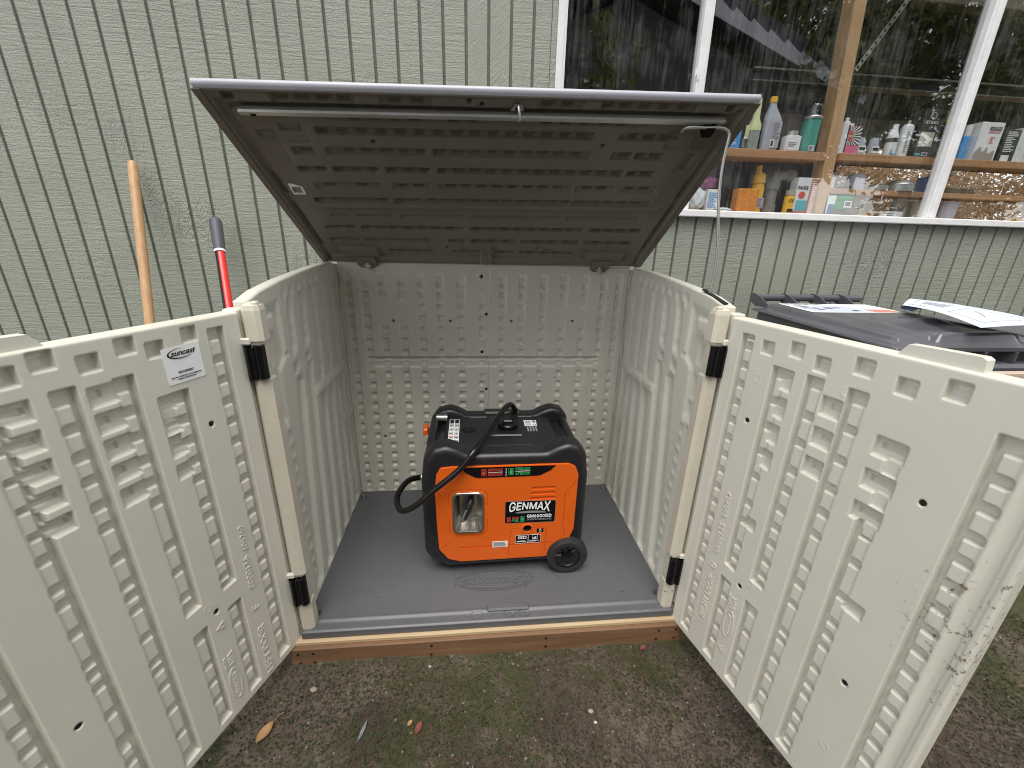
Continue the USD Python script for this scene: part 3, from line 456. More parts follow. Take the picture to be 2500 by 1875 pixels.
# bottom ledge, left of the stud
t = thing('plastic_bag', 'crumpled white plastic bag with a purple top on the ledge', 'bag')
def blob(c, r, seed, amp=0.25, sub=3):
    m = trimesh.creation.icosphere(sub); v = m.vertices*np.asarray(r); v *= (1+amp*(meshkit.fbm(m.vertices*2.2+seed, 3, seed)-0.5)[:, None]*2); m.vertices = v+np.asarray(c); return m
part(t, 'bag', blob([1.185, YS, LO+0.062], [0.055, 0.05, 0.066], 3, 0.35), C_wht, True); part(t, 'purple_top', blob([1.255, YS+0.02, LO+0.15], [0.05, 0.03, 0.035], 5, 0.4), C_pur, True)
t = carton('carton', 'white and blue printed carton behind the rod', 1.282, 0.07, LO, 0.115, M_white); lines(t, 1.252, 1.31, LO+0.02, LO+0.10, 8, YS-0.0262, C_blue)
single('cloth_scrap', blob([1.34, 1.40, LO+0.010], [0.055, 0.03, 0.012], 8, 0.5), C_wht, 'scrap of white cloth lying on the ledge beside the sponge', 'cloth', smooth=True)
m = cat(bx(1.425, 1.548, 1.405, 1.47, LO, LO+0.126, 0.006)); m = m.subdivide_to_size(0.009); m.vertices += 0.003*(meshkit.noise(m.vertices*140, 4)-0.5)[:, None]
single('sponge', m, C_sponge, 'big orange sponge block standing on the ledge', 'sponge')
t = thing('spray_bottle', 'yellow spray can with trigger hood on the ledge behind the sponge', 'bottle'); cx, yy = 1.578, 1.475
part(t, 'body', lathe([(0, 0), (0.034, 0), (0.035, 0.004), (0.035, 0.135), (0.030, 0.160), (0.028, 0.165)], [cx, yy, LO], 26), C_yel, 35); part(t, 'hood', lathe([(0.0355, 0.162), (0.033, 0.172), (0.031, 0.205), (0.022, 0.216), (0, 0.217)], [cx, yy, LO], 22), C_yel, 35); part(t, 'trigger', bx(cx-0.026, cx-0.016, yy-0.034, yy+0.01, LO+0.20, LO+0.252, 0.003), C_yel); rect(t, 'label', cx-0.012, cx+0.028, LO+0.03, LO+0.085, yy-0.0355, C_lav); lines(t, cx-0.008, cx+0.024, LO+0.035, LO+0.08, 6, yy-0.0367, M_gink)
t = thing('pipe_elbow', 'grey plastic pipe with an elbow bend on the ledge', 'pipe'); q = spline([[1.662, 1.47, LO], [1.664, 1.47, LO+0.08], [1.667, 1.47, LO+0.16], [1.680, 1.47, LO+0.196], [1.712, 1.47, LO+0.206], [1.775, 1.47, LO+0.207]], 26)
part(t, 'pipe', tube(q, 0.0285, 18), C_pvc, 50); part(t, 'collar', tube([[1.735, 1.47, LO+0.207], [1.775, 1.47, LO+0.207]], 0.034, 20), C_pvc, 40); part(t, 'collar', tube([[1.662, 1.47, LO], [1.663, 1.47, LO+0.05]], 0.036, 20), C_pvc, 40); part(t, 'collar', tube([[1.664, 1.47, LO+0.13], [1.666, 1.47, LO+0.165]], 0.033, 20), C_pvc, 40)
t = can('paint_tin', 'small yellow tin with dark lettering between pipe and red carton', 'tin', 1.738, 0.026, LO, 0.125, C_yel, C_bei, 0.95, 0.2, y=1.41); lab(t, 'lettering', 'LOC', 1.716, LO+0.062, 0.036, 0.016, 1.3835, M_ink); rect(t, 'dark_band', 1.720, 1.754, LO+0.012, LO+0.028, 1.3835, M_ink)
t = carton('carton', 'red, white and aqua carton marked PAPER leaning by the stud', 1.825, 0.125, LO, 0.192, C_wht, y=1.43, d=0.06); y = 1.3985
rect(t, 'side_panel', 1.842, 1.886, LO+0.002, LO+0.188, y, C_sal); lines(t, 1.846, 1.882, LO+0.01, LO+0.18, 16, y-0.001, C_crm); rect(t, 'aqua_panel', 1.775, 1.841, LO+0.022, LO+0.075, y, C_aqua); rect(t, 'foot_panel', 1.765, 1.841, LO+0.002, LO+0.021, y, C_sal); lab(t, 'lettering', 'PAPER', 1.768, LO+0.130, 0.062, 0.018, y, M_ink); part(t, 'badge', toXZ(ex(affinity.scale(Point(1.800, LO+0.102).buffer(0.018), 1.1, 1), 0.001), y), M_red)
# middle shelf right of the stud
t = thing('plastic_jar', 'white jar with a lid on the middle shelf against the stud', 'jar'); part(t, 'body', lathe([(0, 0), (0.036, 0), (0.038, 0.004), (0.038, 0.062)], [1.985, YS+0.03, MID], 24), C_wht, 35); part(t, 'lid', lathe([(0.040, 0.060), (0.040, 0.084), (0, 0.086)], [1.985, YS+0.03, MID], 24), C_bei, 35)
single('dish', lathe([(0, 0), (0.03, 0), (0.036, 0.012), (0.034, 0.013), (0.028, 0.003), (0, 0.003)], [2.065, YS-0.01, MID], 24), C_dk, 'little dark dish on the middle shelf', 'dish', smooth=35)
t = thing('plastic_jar', 'lavender grey cloudy jar in the middle of the middle shelf', 'jar'); part(t, 'body', lathe([(0, 0), (0.044, 0), (0.046, 0.006), (0.046, 0.070), (0.040, 0.084), (0, 0.085)], [2.16, YS+0.03, MID], 26), C_lav, 35)
single('dish', lathe([(0, 0), (0.045, 0), (0.05, 0.024), (0.047, 0.026), (0.042, 0.004), (0, 0.004)], [2.285, YS, MID], 26), C_tin, 'shallow dull metal dish beside the metal pot', 'dish', smooth=35)
t = thing('metal_pot', 'low domed metal pot on the middle shelf', 'pot'); part(t, 'body', lathe([(0, 0), (0.062, 0), (0.066, 0.006), (0.066, 0.036)], [2.42, YS, MID], 30), C_tin, 35); part(t, 'lid', lathe([(0.068, 0.035), (0.066, 0.040), (0.045, 0.056), (0.012, 0.062), (0, 0.063)], [2.42, YS, MID], 30), C_tin, 35)
t = thing('drink_carton', 'navy blue gable top carton with a round emblem', 'carton'); part(t, 'body', bx(2.545, 2.645, 1.40, 1.46, MID, MID+0.080, 0.002), C_navy); part(t, 'gable', toXZ(ex(Polygon([(2.545, MID+0.080), (2.645, MID+0.080), (2.63, MID+0.102), (2.56, MID+0.102)]), 0.05), 1.405), C_navy); rect(t, 'side_panel', 2.604, 2.6445, MID+0.001, MID+0.079, 1.3985, C_lav); part(t, 'emblem', toXZ(ex(Point(2.575, MID+0.038).buffer(0.019).difference(Point(2.575, MID+0.038).buffer(0.0155)), 0.001), 1.3995), C_crm); lab(t, 'lettering', 'A', 2.567, MID+0.03, 0.016, 0.016, 1.3995, C_crm)
single('timber_offcut', bx(2.70, 2.90, 1.42, 1.48, MID, MID+0.03, 0.003), M_brown, 'dark brown timber offcut on the middle shelf right of the mullion', 'offcut')
# bottom ledge right of the stud
t = carton('carton', 'white and navy carton at the foot of the stud', 1.975, 0.06, LO, 0.105, C_wht, y=1.41); rect(t, 'panel', 1.965, 2.004, LO+0.004, LO+0.06, 1.3845, C_navy)
t = thing('plastic_tub', 'round green plastic tub with white code label', 'tub'); part(t, 'body', lathe([(0, 0), (0.060, 0), (0.072, 0.052), (0.078, 0.054), (0.078, 0.066), (0.072, 0.068), (0.062, 0.02), (0, 0.02)], [2.062, 1.45, LO+0.035], 32), C_grn, 35); rect(t, 'code_label', 2.055, 2.10, LO+0.045, LO+0.08, 1.378, M_white); barcode(t, 2.06, 2.095, LO+0.052, LO+0.074, 1.377)
t = thing('storage_tin', 'shallow brown tin carrying the green tub', 'tin'); part(t, 'body', bx(1.995, 2.165, 1.395, 1.51, LO, LO+0.033, 0.004), M_brown)
t = thing('glass_jar', 'squat clear glass jar on the ledge right of the green tub', 'jar'); part(t, 'body', lathe([(0, 0), (0.060, 0), (0.066, 0.01), (0.066, 0.066), (0.058, 0.080), (0.058, 0.088)], [2.235, 1.45, LO+0.0], 30), C_gls, 35); part(t, 'amber_contents', lathe([(0, 0.004), (0.058, 0.004), (0.062, 0.03), (0, 0.032)], [2.235, 1.45, LO], 26), C_amb, 35)
t = thing('card_box', 'small white card box lying on the ledge below the middle shelf', 'box'); part(t, 'carton', bx(2.335, 2.45, 1.385, 1.43, LO, LO+0.034, 0.002), C_wht); lines(t, 2.345, 2.415, LO+0.008, LO+0.028, 2, 1.3842, M_gink)
t = thing('bracket', 'pale grey U shaped bracket standing on the ledge', 'bracket'); part(t, 'frame', toXZ(ex(sbox(2.440, LO, 2.525, LO+0.11).difference(sbox(2.462, LO-0.01, 2.503, LO+0.072)), 0.03), 1.47), C_bei)
t = thing('plastic_tub', 'beige plastic container beside the mullion foot', 'tub'); part(t, 'body', ring_loft([rsec(2.60, 1.46, 0.085, 0.07, LO), rsec(2.60, 1.46, 0.10, 0.08, LO+0.10)], True, True), C_bei, 40)
t = thing('plastic_tub', 'translucent ribbed container right of the mullion foot', 'tub'); part(t, 'body', ring_loft([rsec(2.79, 1.45, 0.10, 0.07, LO), rsec(2.79, 1.45, 0.115, 0.08, LO+0.10)], True, True), C_lav, 40)
single('bowl', lathe([(0.05, 0), (0.055, 0.004), (0.04, 0.018), (0, 0.024)], [3.23, 1.43, LO], 26), C_amb, 'upturned amber bowl at the right end of the ledge', 'bowl', smooth=35)

# ================================================================== TIMBER BASE AND SHED
base = thing('shed_platform', 'low timber base of brown planks and plywood under the storage shed', 'platform')
part(base, 'front_plank', bx(-0.612, 0.616, -0.062, -0.026, -0.126, -0.046, 0.003), M_frame)
part(base, 'side_plank', bx(-0.612, -0.578, -0.0255, 0.75, -0.118, -0.046, 0.003), M_frame); part(base, 'side_plank', bx(0.582, 0.616, -0.0255, 0.75, -0.118, -0.046, 0.003), M_frame)
part(base, 'plywood_deck', bx(-0.606, 0.608, -0.050, 0.76, -0.0455, -0.033, 0.0015), M_ply)
for x in (-0.585, -0.545, -0.20, 0.16, 0.53, 0.585):
    for z in (-0.064, -0.100): part(base, 'screw', lathe([(0, 0), (0.0045, 0), (0.0045, 0.0012), (0, 0.0012)], [0, 0, 0], 10).apply_transform(trimesh.transformations.rotation_matrix(math.pi/2, [1, 0, 0])).apply_translation([x+random.uniform(-.004, .004), -0.0622, z]), M_hole)

shed = thing('storage_shed', 'cream resin storage shed with its taupe lid propped up and both doors swung open', 'storage shed')
# floor: gently framed tray with front step, corner holes and an embossed oval
R = Relief(1.16, 0.735, 0.004, t0=-0.040, s0=-0.58)
R.h[:] = 0.0
R.rect(-0.58, 0.58, -0.040, -0.004, -4.0)
R.rect(-0.575, -0.568, 0.0, 0.69, 4); R.rect(0.568, 0.575, 0.0, 0.69, 4); R.rect(-0.545, 0.545, -0.003, 0.0015, 2.5)
for x in (-0.556, 0.558):
    for y in (0.028, 0.642): R.disc(x, y, 0.011, -14)
for x0 in (-0.068, 0.034, 0.083): R.rect(x0, x0+0.024, -0.026, -0.010, -9); R.rect(x0+0.005, x0+0.019, -0.022, -0.012, -5)
R.build(shed, 'floor_panel', lambda s, t, h: np.stack([s, t, h], -1), M_floor, 0.029, edge=0.004)
latch = bx(-0.024, 0.111, -0.011, 0.013, 0.0003, 0.0095, 0.0045); part(shed, 'latch_plate', latch, M_floor)
fl_oval = affinity.translate(affinity.scale(Point(0, 0).buffer(1, quad_segs=24), 0.139, 0.046), 0.006, 0.119)
part(shed, 'embossed_oval', ex(unary_union([fl_oval.difference(fl_oval.buffer(-0.0022)), affinity.scale(fl_oval, 0.93, 0.84).difference(affinity.scale(fl_oval, 0.93, 0.84).buffer(-0.0018))]), 0.0028), M_floor)
lt = fit_text('suncast', 0.235, 0.034, 0.003); v = lt.vertices; v[:, 0] += v[:, 1]*0.35; lt.apply_translation([-0.116, 0.102, 0]); part(shed, 'embossed_lettering', lt, M_floor)

# back panels
YB = 0.677
bst = [0.94, 0.90, 0.853, 0.806, 0.760, 0.711, 0.665]; low = [0.571, 0.524, 0.477, 0.430, 0.382, 0.334, 0.286, 0.238, 0.191, 0.142, 0.096, 0.045]
def backpanel(x0, x1, cols, name, side):
    R = Relief(x1-x0, 1.024, 0.0029, t0=-0.002, s0=x0)
    ca, cb = (-0.492, x1) if side < 0 else (x0, 0.482)
    def sub(c0, c1, t0, t1, steps):
        R.rect(c0, c1, t0, t1, -5.5)
        for s_t in steps:
            if t0+0.006 < s_t < t1-0.006: R.rect(c0+0.25*(c1-c0) if side > 0 else c0+0.15*(c1-c0), c1-0.08*(c1-c0) if side > 0 else c1-0.05*(c1-c0), s_t-0.008, s_t+0.008, -15)
    for c0, c1, spans in cols:
        for t0, t1 in spans: sub(c0, c1, t0, t1, bst+low)
    R.rect(ca, cb, 0.603, 0.641, -7); R.rect(ca, cb, 0.633, 0.641, -15)
    for c0, c1, _ in cols:
        if ca < c0 < cb: R.rect((c0+c1)/2-0.008, (c0+c1)/2+0.008, 0.615, 0.624, -12)
    for px in ((-0.324, -0.278), (-0.249, -0.201)) if side < 0 else ((0.150, 0.212), (0.236, 0.299)): R.rect(px[0], px[1], 0.555, 0.600, 2.5)
    for hx, hz, hr in (((-0.025, 0.974, 0.010), (-0.006, 0.825, 0.006), (-0.023, 0.665, 0.010), (-0.004, 0.499, 0.006), (-0.377, 0.796, 0.0035), (-0.15, 0.796, 0.0035), (-0.446, 0.282, 0.0035), (-0.521, 0.983, 0.002), (-0.51, 0.911, 0.002)) if side < 0 else ((0.096, 0.798, 0.0035), (0.353, 0.80, 0.0035), (0.50, 0.90, 0.002), (0.47, 0.70, 0.002))):
        if hr > 0.005: R.ring(hx, hz, hr+0.003, 0.0022, 2.5)
        R.disc(hx, hz, min(hr, 0.0048), -22)
        if hr > 0.003: part(shed, 'screw_hole', toXZ(ex(Point(hx, hz).buffer(min(hr, 0.0052)*0.95), 0.001), YB+0.003), M_hole)
    return R.build(shed, name, lambda s, t, h: np.stack([s, YB-h, t], -1), M_cream, 0.022, edge=0.004)
backpanel(-0.572, 0.0035, [(-0.549, -0.529, [(0.012, 0.975)]), (-0.493, -0.467, [(0.922, 0.975), (0.012, 0.907)]), (-0.427, -0.401, [(0.874, 0.975), (0.641, 0.778), (0.010, 0.603)]), (-0.352, -0.325, [(0.876, 0.976), (0.641, 0.779), (0.009, 0.603)]),
    (-0.277, -0.252, [(0.641, 0.977), (0.01, 0.603)]), (-0.204, -0.180, [(0.641, 0.976), (0.01, 0.603)]), (-0.124, -0.091, [(0.01, 0.975)]), (-0.033, -0.014, [(0.726, 0.899), (0.01, 0.568)])], 'back_panel', -1)
backpanel(0.0055, 0.574, [(0.046, 0.072, [(0.641, 0.978), (0.01, 0.603)]), (0.124, 0.150, [(0.641, 0.979), (0.01, 0.603)]), (0.210, 0.237, [(0.641, 0.978), (0.01, 0.603)]), (0.294, 0.321, [(0.858, 0.98), (0.641, 0.796), (0.01, 0.603)]),
    (0.382, 0.409, [(0.858, 0.981), (0.641, 0.796), (0.01, 0.603)]), (0.460, 0.485, [(0.927, 0.98), (0.641, 0.912), (0.01, 0.603)]), (0.526, 0.547, [(0.042, 0.986)])], 'back_panel', 1)
def oval_mark(O, S, T, N, w, h, parent, word, ext=None):
    po = affinity.scale(Point(0, 0).buffer(1, quad_segs=20), w/2, h/2); m = place(ex(po.difference(po.buffer(-0.0016)), 0.0022), O, S, T, N)
    tx = fit_text(word, w*0.72, h*0.42, 0.0022); tx.vertices[:, 0] += tx.vertices[:, 1]*0.3; tx.apply_translation([-w*0.40, -h*0.21, 0])
    part(parent, 'embossed_logo', cat(m, place(tx, O, S, T, N)), M_cream)
def words(parent, s_, O, S, T, N, h, w=None, m=None, d=0.0022, bold=False, name='embossed_lettering'):
    tx = text(s_, h, d, bold); b_ = tx.bounds; tx.apply_translation([-b_[0, 0], -b_[0, 1], 0])
    if w: tx.apply_scale([w/(b_[1, 0]-b_[0, 0]), 1, 1])
    part(parent, name, place(tx, O, S, T, N), m or M_cream)
UPV = (0, 0, 1); LFT = (-1, 0, 0)
oval_mark([-0.155, YB, 0.48], UPV, LFT, (0, -1, 0), 0.095, 0.030, shed, 'suncast'); words(shed, 'USA', [-0.147, YB, 0.540], UPV, LFT, (0, -1, 0), 0.011)
oval_mark([0.438, YB, 0.50], UPV, LFT, (0, -1, 0), 0.11, 0.034, shed, 'suncast'); words(shed, 'USA', [0.447, YB, 0.568], UPV, LFT, (0, -1, 0), 0.012); words(shed, 'D 0B00552 4191', [0.455, YB, 0.20], UPV, LFT, (0, -1, 0), 0.016, 0.21)

# side panels: curved top edge, ribs and stepped strips; they stand a little outside the floor
tope = np.array([[-0.04, 0.955], [0.01, 0.970], [0.08, 0.986], [0.195, 0.998], [0.33, 1.007], [0.507, 1.016], [0.70, 1.016]])
def sidepanel(sx):
    R = Relief(0.665, 1.0, 0.0026, t0=0.0, s0=0.008)
    # strips drawn as slanting bands (y at top, z top, y at foot, z foot, width)
    def band(ya, za, yb, zb, w, v): R.poly([(ya-w/2, za), (ya+w/2, za), (yb+w/2, zb), (yb-w/2, zb)], v)
    R.rect(0.235, 0.64, 0.625, 0.945, -2.0)
    for (ya, za, yb, zb) in ((0.238, 0.70, 0.128, 0.024), (0.325, 0.70, 0.233, 0.014), (0.405, 0.590, 0.333, 0.012), (0.488, 0.590, 0.434, 0.010), (0.566, 0.590, 0.530, 0.008), (0.625, 0.590, 0.610, 0.02)):
        band(ya, za, yb, zb, 0.046, -14.0)
    for (ya, za, yb, zb) in ((0.245, 0.945, 0.228, 0.79), (0.345, 0.945, 0.329, 0.787), (0.440, 0.945, 0.424, 0.64), (0.540, 0.945, 0.520, 0.64), (0.62, 0.90, 0.61, 0.64)):
        band(ya, za, yb, zb, 0.030, -13.0)
        for k in range(4):
            f = 0.12+0.25*k; y_, z_ = ya+(yb-ya)*f, za+(zb-za)*f; R.rect(y_-0.013, y_+0.016, z_-0.009, z_+0.009, -15)
    for k in range(8): R.rect(0.20+k*0.052, 0.222+k*0.052, 0.948, 0.972, -9)
    for (y_, z_) in ((0.226, 0.745), (0.232, 0.70), (0.322, 0.745), (0.330, 0.71)): R.rect(y_-0.016, y_+0.016, z_-0.012, z_+0.012, -14)
    R.poly([(0.345, 0.632), (0.43, 0.628), (0.43, 0.598), (0.345, 0.600)], 5); R.poly([(0.45, 0.628), (0.53, 0.622), (0.53, 0.592), (0.45, 0.598)], 5); R.poly([(0.55, 0.622), (0.62, 0.616), (0.62, 0.59), (0.55, 0.594)], 5)
    # recessed front corner with the latch pocket, and the row of small lugs down the front
    R.poly([(0.02, 0.955), (0.165, 0.955), (0.165, 0.80), (0.120, 0.775), (0.115, 0.63), (0.02, 0.60)], -9.0)
    R.poly([(0.05, 0.94), (0.135, 0.93), (0.12, 0.885), (0.095, 0.895), (0.07, 0.87), (0.05, 0.89)], 1.0)
    R.rect(0.07, 0.108, 0.80, 0.86, -16); R.rect(0.085, 0.112, 0.69, 0.76, -15); R.rect(0.088, 0.112, 0.635, 0.67, -14)
    for k in range(12): R.rect(0.100, 0.118, 0.60-k*0.047, 0.614-k*0.047, 4)
    R.poly([(0.02, 0.60), (0.088, 0.60), (0.075, 0.02), (0.02, 0.02)], -6.0); R.poly([(0.045, 0.40), (0.07, 0.38), (0.066, 0.03), (0.045, 0.02)], -12)
    for (y_, z_) in ((0.175, 0.80), (0.50, 0.885), (0.21, 0.07)): R.disc(y_, z_, 0.004, -20)
    X0 = 0.584
    def fmap(s, t, h):
        zt = np.interp(s, tope[:, 0], tope[:, 1]); z = t*zt
        bow = 0.010*np.sin(np.clip(s/0.68, 0, 1)*np.pi)*0+0.004*np.sin(np.pi*np.clip(t, 0, 1))
        return np.stack([sx*(X0+bow-h*1.0-0.012*(1-t)), s, z], -1)
    p_ = R.build(shed, 'side_panel', fmap, M_cream, 0.030, sigma=1.7, edge=0.004)
    N = (-sx, 0, 0)
    S = (0, 0, 1); T = (0, 1, 0) if sx > 0 else (0, -1, 0)
    T = (0, 1, 0) if sx < 0 else (0, 1, 0)
    xo = sx*(X0-0.008)
    T2 = (0, -1, 0) if sx < 0 else (0, 1, 0)
    words(shed, ('LEFT' if sx < 0 else 'RIGHT')+' SIDE  A', [xo, 0.585, 0.05], UPV, T2, N, 0.016); words(shed, '0B00561  605269', [xo, 0.495, 0.10], UPV, T2, N, 0.014)
    oval_mark([xo, 0.585, 0.42], UPV, T2, N, 0.13, 0.032, shed, 'suncast')
sidepanel(-1); sidepanel(1)
for sx in (-1, 1):
    part(shed, 'corner_seal', cat(bx(sx*0.5765, sx*0.600, 0.684, 0.712, 0.0, 1.012, 0.002), *[bx(sx*0.574, sx*0.580, 0.672, 0.690, z_, z_+0.05, 0.001) for z_ in (0.06, 0.36, 0.66, 0.93)]), M_cream); part(shed, 'front_flange', bx(sx*0.5905, sx*0.626, -0.022, 0.0075, 0.0, 0.957, 0.003), M_cream)
    def hexring(z, k=1.0, dx=0.0): return np.c_[sx*(0.5640)+dx+k*1.22*np.array([.0165, .0165, .0165, .0095, -.0095, -.0165])*np.array([-1, 1, 1, 1, 1, 1]), -0.012+k*np.array([.018, .018, -.010, -.019, -.019, -.010]), np.full(6, z)]
    pst = ring_loft([hexring(-0.005, 0.94), hexring(0.0, 1), hexring(0.094, 1), hexring(0.099, 0.8), hexring(0.199, 0.8), hexring(0.204, 1), hexring(0.790, 1), hexring(0.795, 0.8), hexring(0.880, 0.8), hexring(0.885, 1), hexring(0.955, 1), hexring(0.966, 0.88)], True, True)
    part(shed, 'corner_post', pst, M_post)
    part(shed, 'post_cap', cat(bx(sx*0.556-0.007, sx*0.556+0.007, -0.022, -0.006, 0.962, 0.975, 0.003), bx(sx*0.571-0.012, sx*0.571+0.012, -0.018, 0.02, 0.958, 0.969, 0.003)), M_post)
    for z0, z1 in ((0.797, 0.877), (0.102, 0.196)):
        hg = cat(tube([[sx*0.556, -0.030, z0], [sx*0.556, -0.030, z1]], 0.0125, 14), tube([[sx*0.579, -0.030, z0-0.004], [sx*0.579, -0.030, z1-0.004]], 0.0105, 14), bx(sx*0.55, sx*0.588, -0.037, -0.019, z0+0.002, z1-0.004, 0.002))
        for dx in (-0.012, 0.0, 0.010): hg = cat(hg, tube([[sx*0.566+dx, -0.0425, z0+0.003], [sx*0.566+dx, -0.0425, z1-0.003]], 0.0013, 6))
        part(shed, 'hinge', hg, M_blkgloss, 40)
        part(shed, 'hinge_tab', bx(sx*0.572, sx*0.594, -0.036, -0.024, z1+0.0, z1+0.016, 0.003), M_cream)

# doors
ZB, ZT = -0.045, 0.953
def door(sx):
    right = sx > 0
    A = np.array([0.582, -0.035, 0]) if right else np.array([-0.588, -0.027, 0])
    S = np.array([0.231, -0.973, 0]) if right else np.array([-0.368, -0.930, 0]); S /= np.linalg.norm(S)
    N = np.array([-0.973, -0.231, 0]) if right else np.array([0.930, -0.368, 0]); N /= np.linalg.norm(N)
    R = Relief(0.592, ZT-ZB, 0.0019, t0=ZB)
    fl = 1 if right else -1
    fl = 1
    z_bot = -0.018
    if not right:
        R.column(0.045, 0.078, z_bot, 0.927, [0.911, 0.860, 0.812, 0.762, 0.713, 0.663, 0.612, 0.563, 0.513, 0.464, 0.416, 0.366, 0.318, 0.270, 0.217, 0.167, 0.116, 0.065, 0.010], fl)
        R.rect(0.179, 0.203, 0.745, 0.818, -8); R.rect(0.179, 0.203, 0.700, 0.735, -8)
        R.column(0.146, 0.179, 0.326, 0.818, [0.803, 0.758, 0.711, 0.664, 0.620, 0.561, 0.526, 0.463, 0.400, 0.356], fl)
        for k in range(4):
            zt = 0.817-k*0.049; R.rect(0.172, 0.203, zt-0.028, zt, -9); R.rect(0.160, 0.196, zt-0.016, zt-0.008, -13)
        R.column(0.234, 0.264, 0.334, 0.875, [0.858, 0.811, 0.761, 0.711, 0.663, 0.619, 0.515, 0.449, 0.380, 0.352], fl)
        for k in range(5):
            zt = 0.872-k*0.049; R.rect(0.262, 0.302, zt-0.033, zt, -9); R.rect(0.282, 0.296, zt-0.021, zt-0.009, -15)
        R.column(0.317, 0.348, z_bot, 0.880, [0.865, 0.814, 0.764, 0.717, 0.667, 0.622, 0.555, 0.494, 0.465, 0.432, 0.360, 0.292, 0.267, 0.221, 0.152, 0.073, 0.006], fl)
        R.column(0.405, 0.431, z_bot, 0.90, [0.624, 0.565, 0.533, 0.469, 0.397, 0.370, 0.337, 0.266, 0.192, 0.170, 0.127, 0.06], fl)
        for k in range(5):
            zt = 0.878-k*0.049; R.rect(0.374, 0.408, zt-0.030, zt, -9); R.rect(0.380, 0.426, zt-0.018, zt-0.009, -15)
        R.column(0.503, 0.532, 0.05, 0.86, [0.82, 0.77, 0.72, 0.67, 0.61, 0.56, 0.51, 0.434, 0.377, 0.330, 0.28, 0.23, 0.18], fl)
        R.column(0.233, 0.262, z_bot, 0.268, [0.250, 0.170, 0.115, 0.057, 0.0], fl); R.column(0.146, 0.177, z_bot, 0.264, [0.211, 0.151, 0.100, 0.051, 0.0], fl)
        pk = [(0.390, 0.919), (0.343, 0.932), (0.289, 0.913), (0.231, 0.929), (0.185, 0.911), (0.118, 0.926)]
        holes = [(0.115, 0.727), (0.465, 0.298), (0.205, 0.286)]
    else:
        R.column(0.041, 0.072, z_bot, 0.918, [0.893, 0.845, 0.796, 0.748, 0.697, 0.648, 0.598, 0.551, 0.500, 0.453, 0.405, 0.358, 0.31, 0.262, 0.214, 0.166, 0.118, 0.07, 0.022], fl)
        R.column(0.140, 0.170, 0.307, 0.866, [0.850, 0.788, 0.724, 0.657, 0.590, 0.513, 0.458, 0.387, 0.345], fl)
        for k in range(4):
            zt = 0.866-k*0.066; R.rect(0.166, 0.187, zt-0.044, zt, -9); R.rect(0.158, 0.180, zt-0.020, zt-0.010, -14)
        R.rect(0.166, 0.192, 0.450, 0.478, -10)
        R.column(0.221, 0.252, 0.324, 0.870, [0.855, 0.785, 0.721, 0.652, 0.601, 0.549, 0.500, 0.452, 0.40, 0.358], fl)
        R.column(0.304, 0.336, z_bot, 0.869, [0.853, 0.791, 0.725, 0.659, 0.600, 0.544, 0.464, 0.410, 0.352, 0.268, 0.240, 0.18, 0.12, 0.06, 0.01], fl)
        for k in range(3):
            zc = 0.819-k*0.068; R.rect(0.261, 0.298, zc-0.019, zc+0.019, -10); R.rect(0.277, 0.294, zc-0.004, zc+0.010, -16)
        R.column(0.386, 0.416, z_bot, 0.640, [0.607, 0.540, 0.455, 0.387, 0.351, 0.318, 0.252, 0.20, 0.167, 0.101, 0.062, 0.013], fl)
        for k in range(3):
            zt = 0.803-k*0.069; R.rect(0.371, 0.420, zt-0.036, zt, -9); R.rect(0.396, 0.417, zt-0.062, zt-0.034, -5); R.rect(0.382, 0.420, zt-0.022, zt-0.010, -15)
        R.rect(0.412, 0.446, 0.436, 0.462, -10)
        R.column(0.514, 0.546, 0.06, 0.873, [0.856, 0.806, 0.756, 0.704, 0.658, 0.608, 0.559, 0.510, 0.461, 0.410, 0.359, 0.312, 0.265, 0.215, 0.165, 0.115], fl)
        R.column(0.139, 0.169, z_bot, 0.262, [0.21, 0.16, 0.10, 0.05, 0.0], fl); R.column(0.222, 0.254, z_bot, 0.256, [0.238, 0.17, 0.10, 0.05, 0.0], fl)
        R.rect(0.556, 0.578, -0.04, 0.95, -3); R.rect(0.560, 0.572, -0.04, 0.95, -7)
        pk = [(0.114, 0.902), (0.182, 0.914), (0.241, 0.899), (0.316, 0.916), (0.387, 0.902), (0.452, 0.918)]
        holes = [(0.104, 0.716), (0.464, 0.721), (0.195, 0.279), (0.461, 0.282)]
    for s_, t_ in pk: R.rect(s_-0.0135, s_+0.0135, t_-0.0135, t_+0.0135, -14); R.rect(s_-0.008, s_+0.008, t_-0.009, t_+0.005, -17)
    for s_, t_ in holes: R.disc(s_, t_, 0.0045, -24)
    for s_, t_ in ((0.075 if not right else 0.105, 0.90 if not right else 0.826), (0.30, 0.86), (0.22, 0.31), (0.47, 0.10)): R.ring(s_, t_, 0.009, 0.0011, 0.7)
    fm = planemap(A, S, Zv, N)
    p_ = R.build(shed, 'door', fm, M_creamR if right else M_cream, 0.034, sigma=0.58, edge=0.005, label=('right' if right else 'left')+' door of the shed, swung open towards the viewer')
    pt = lambda s_, t_, n_=0.0: A+S*s_+Zv*t_+N*n_
    for s_, t_ in holes: part(p_, 'screw_hole', place(ex(Point(s_, t_).buffer(0.0047), 0.001), pt(0, 0, -0.0028), S, Zv, N), M_hole)
    tb = Polygon([(0.328, ZT-0.004), (0.345, ZT+0.020), (0.470, ZT+0.023), (0.476, ZT+0.020), (0.478, ZT-0.004)]) if not right else Polygon([(0.352, ZT-0.004), (0.366, ZT+0.020), (0.460, ZT+0.023), (0.466, ZT+0.019), (0.468, ZT-0.004)])
    part(p_, 'latch_tab', place(ex(tb, 0.022), pt(0, 0, -0.030), S, Zv, N), M_cream)
    Tn = -S if True else S
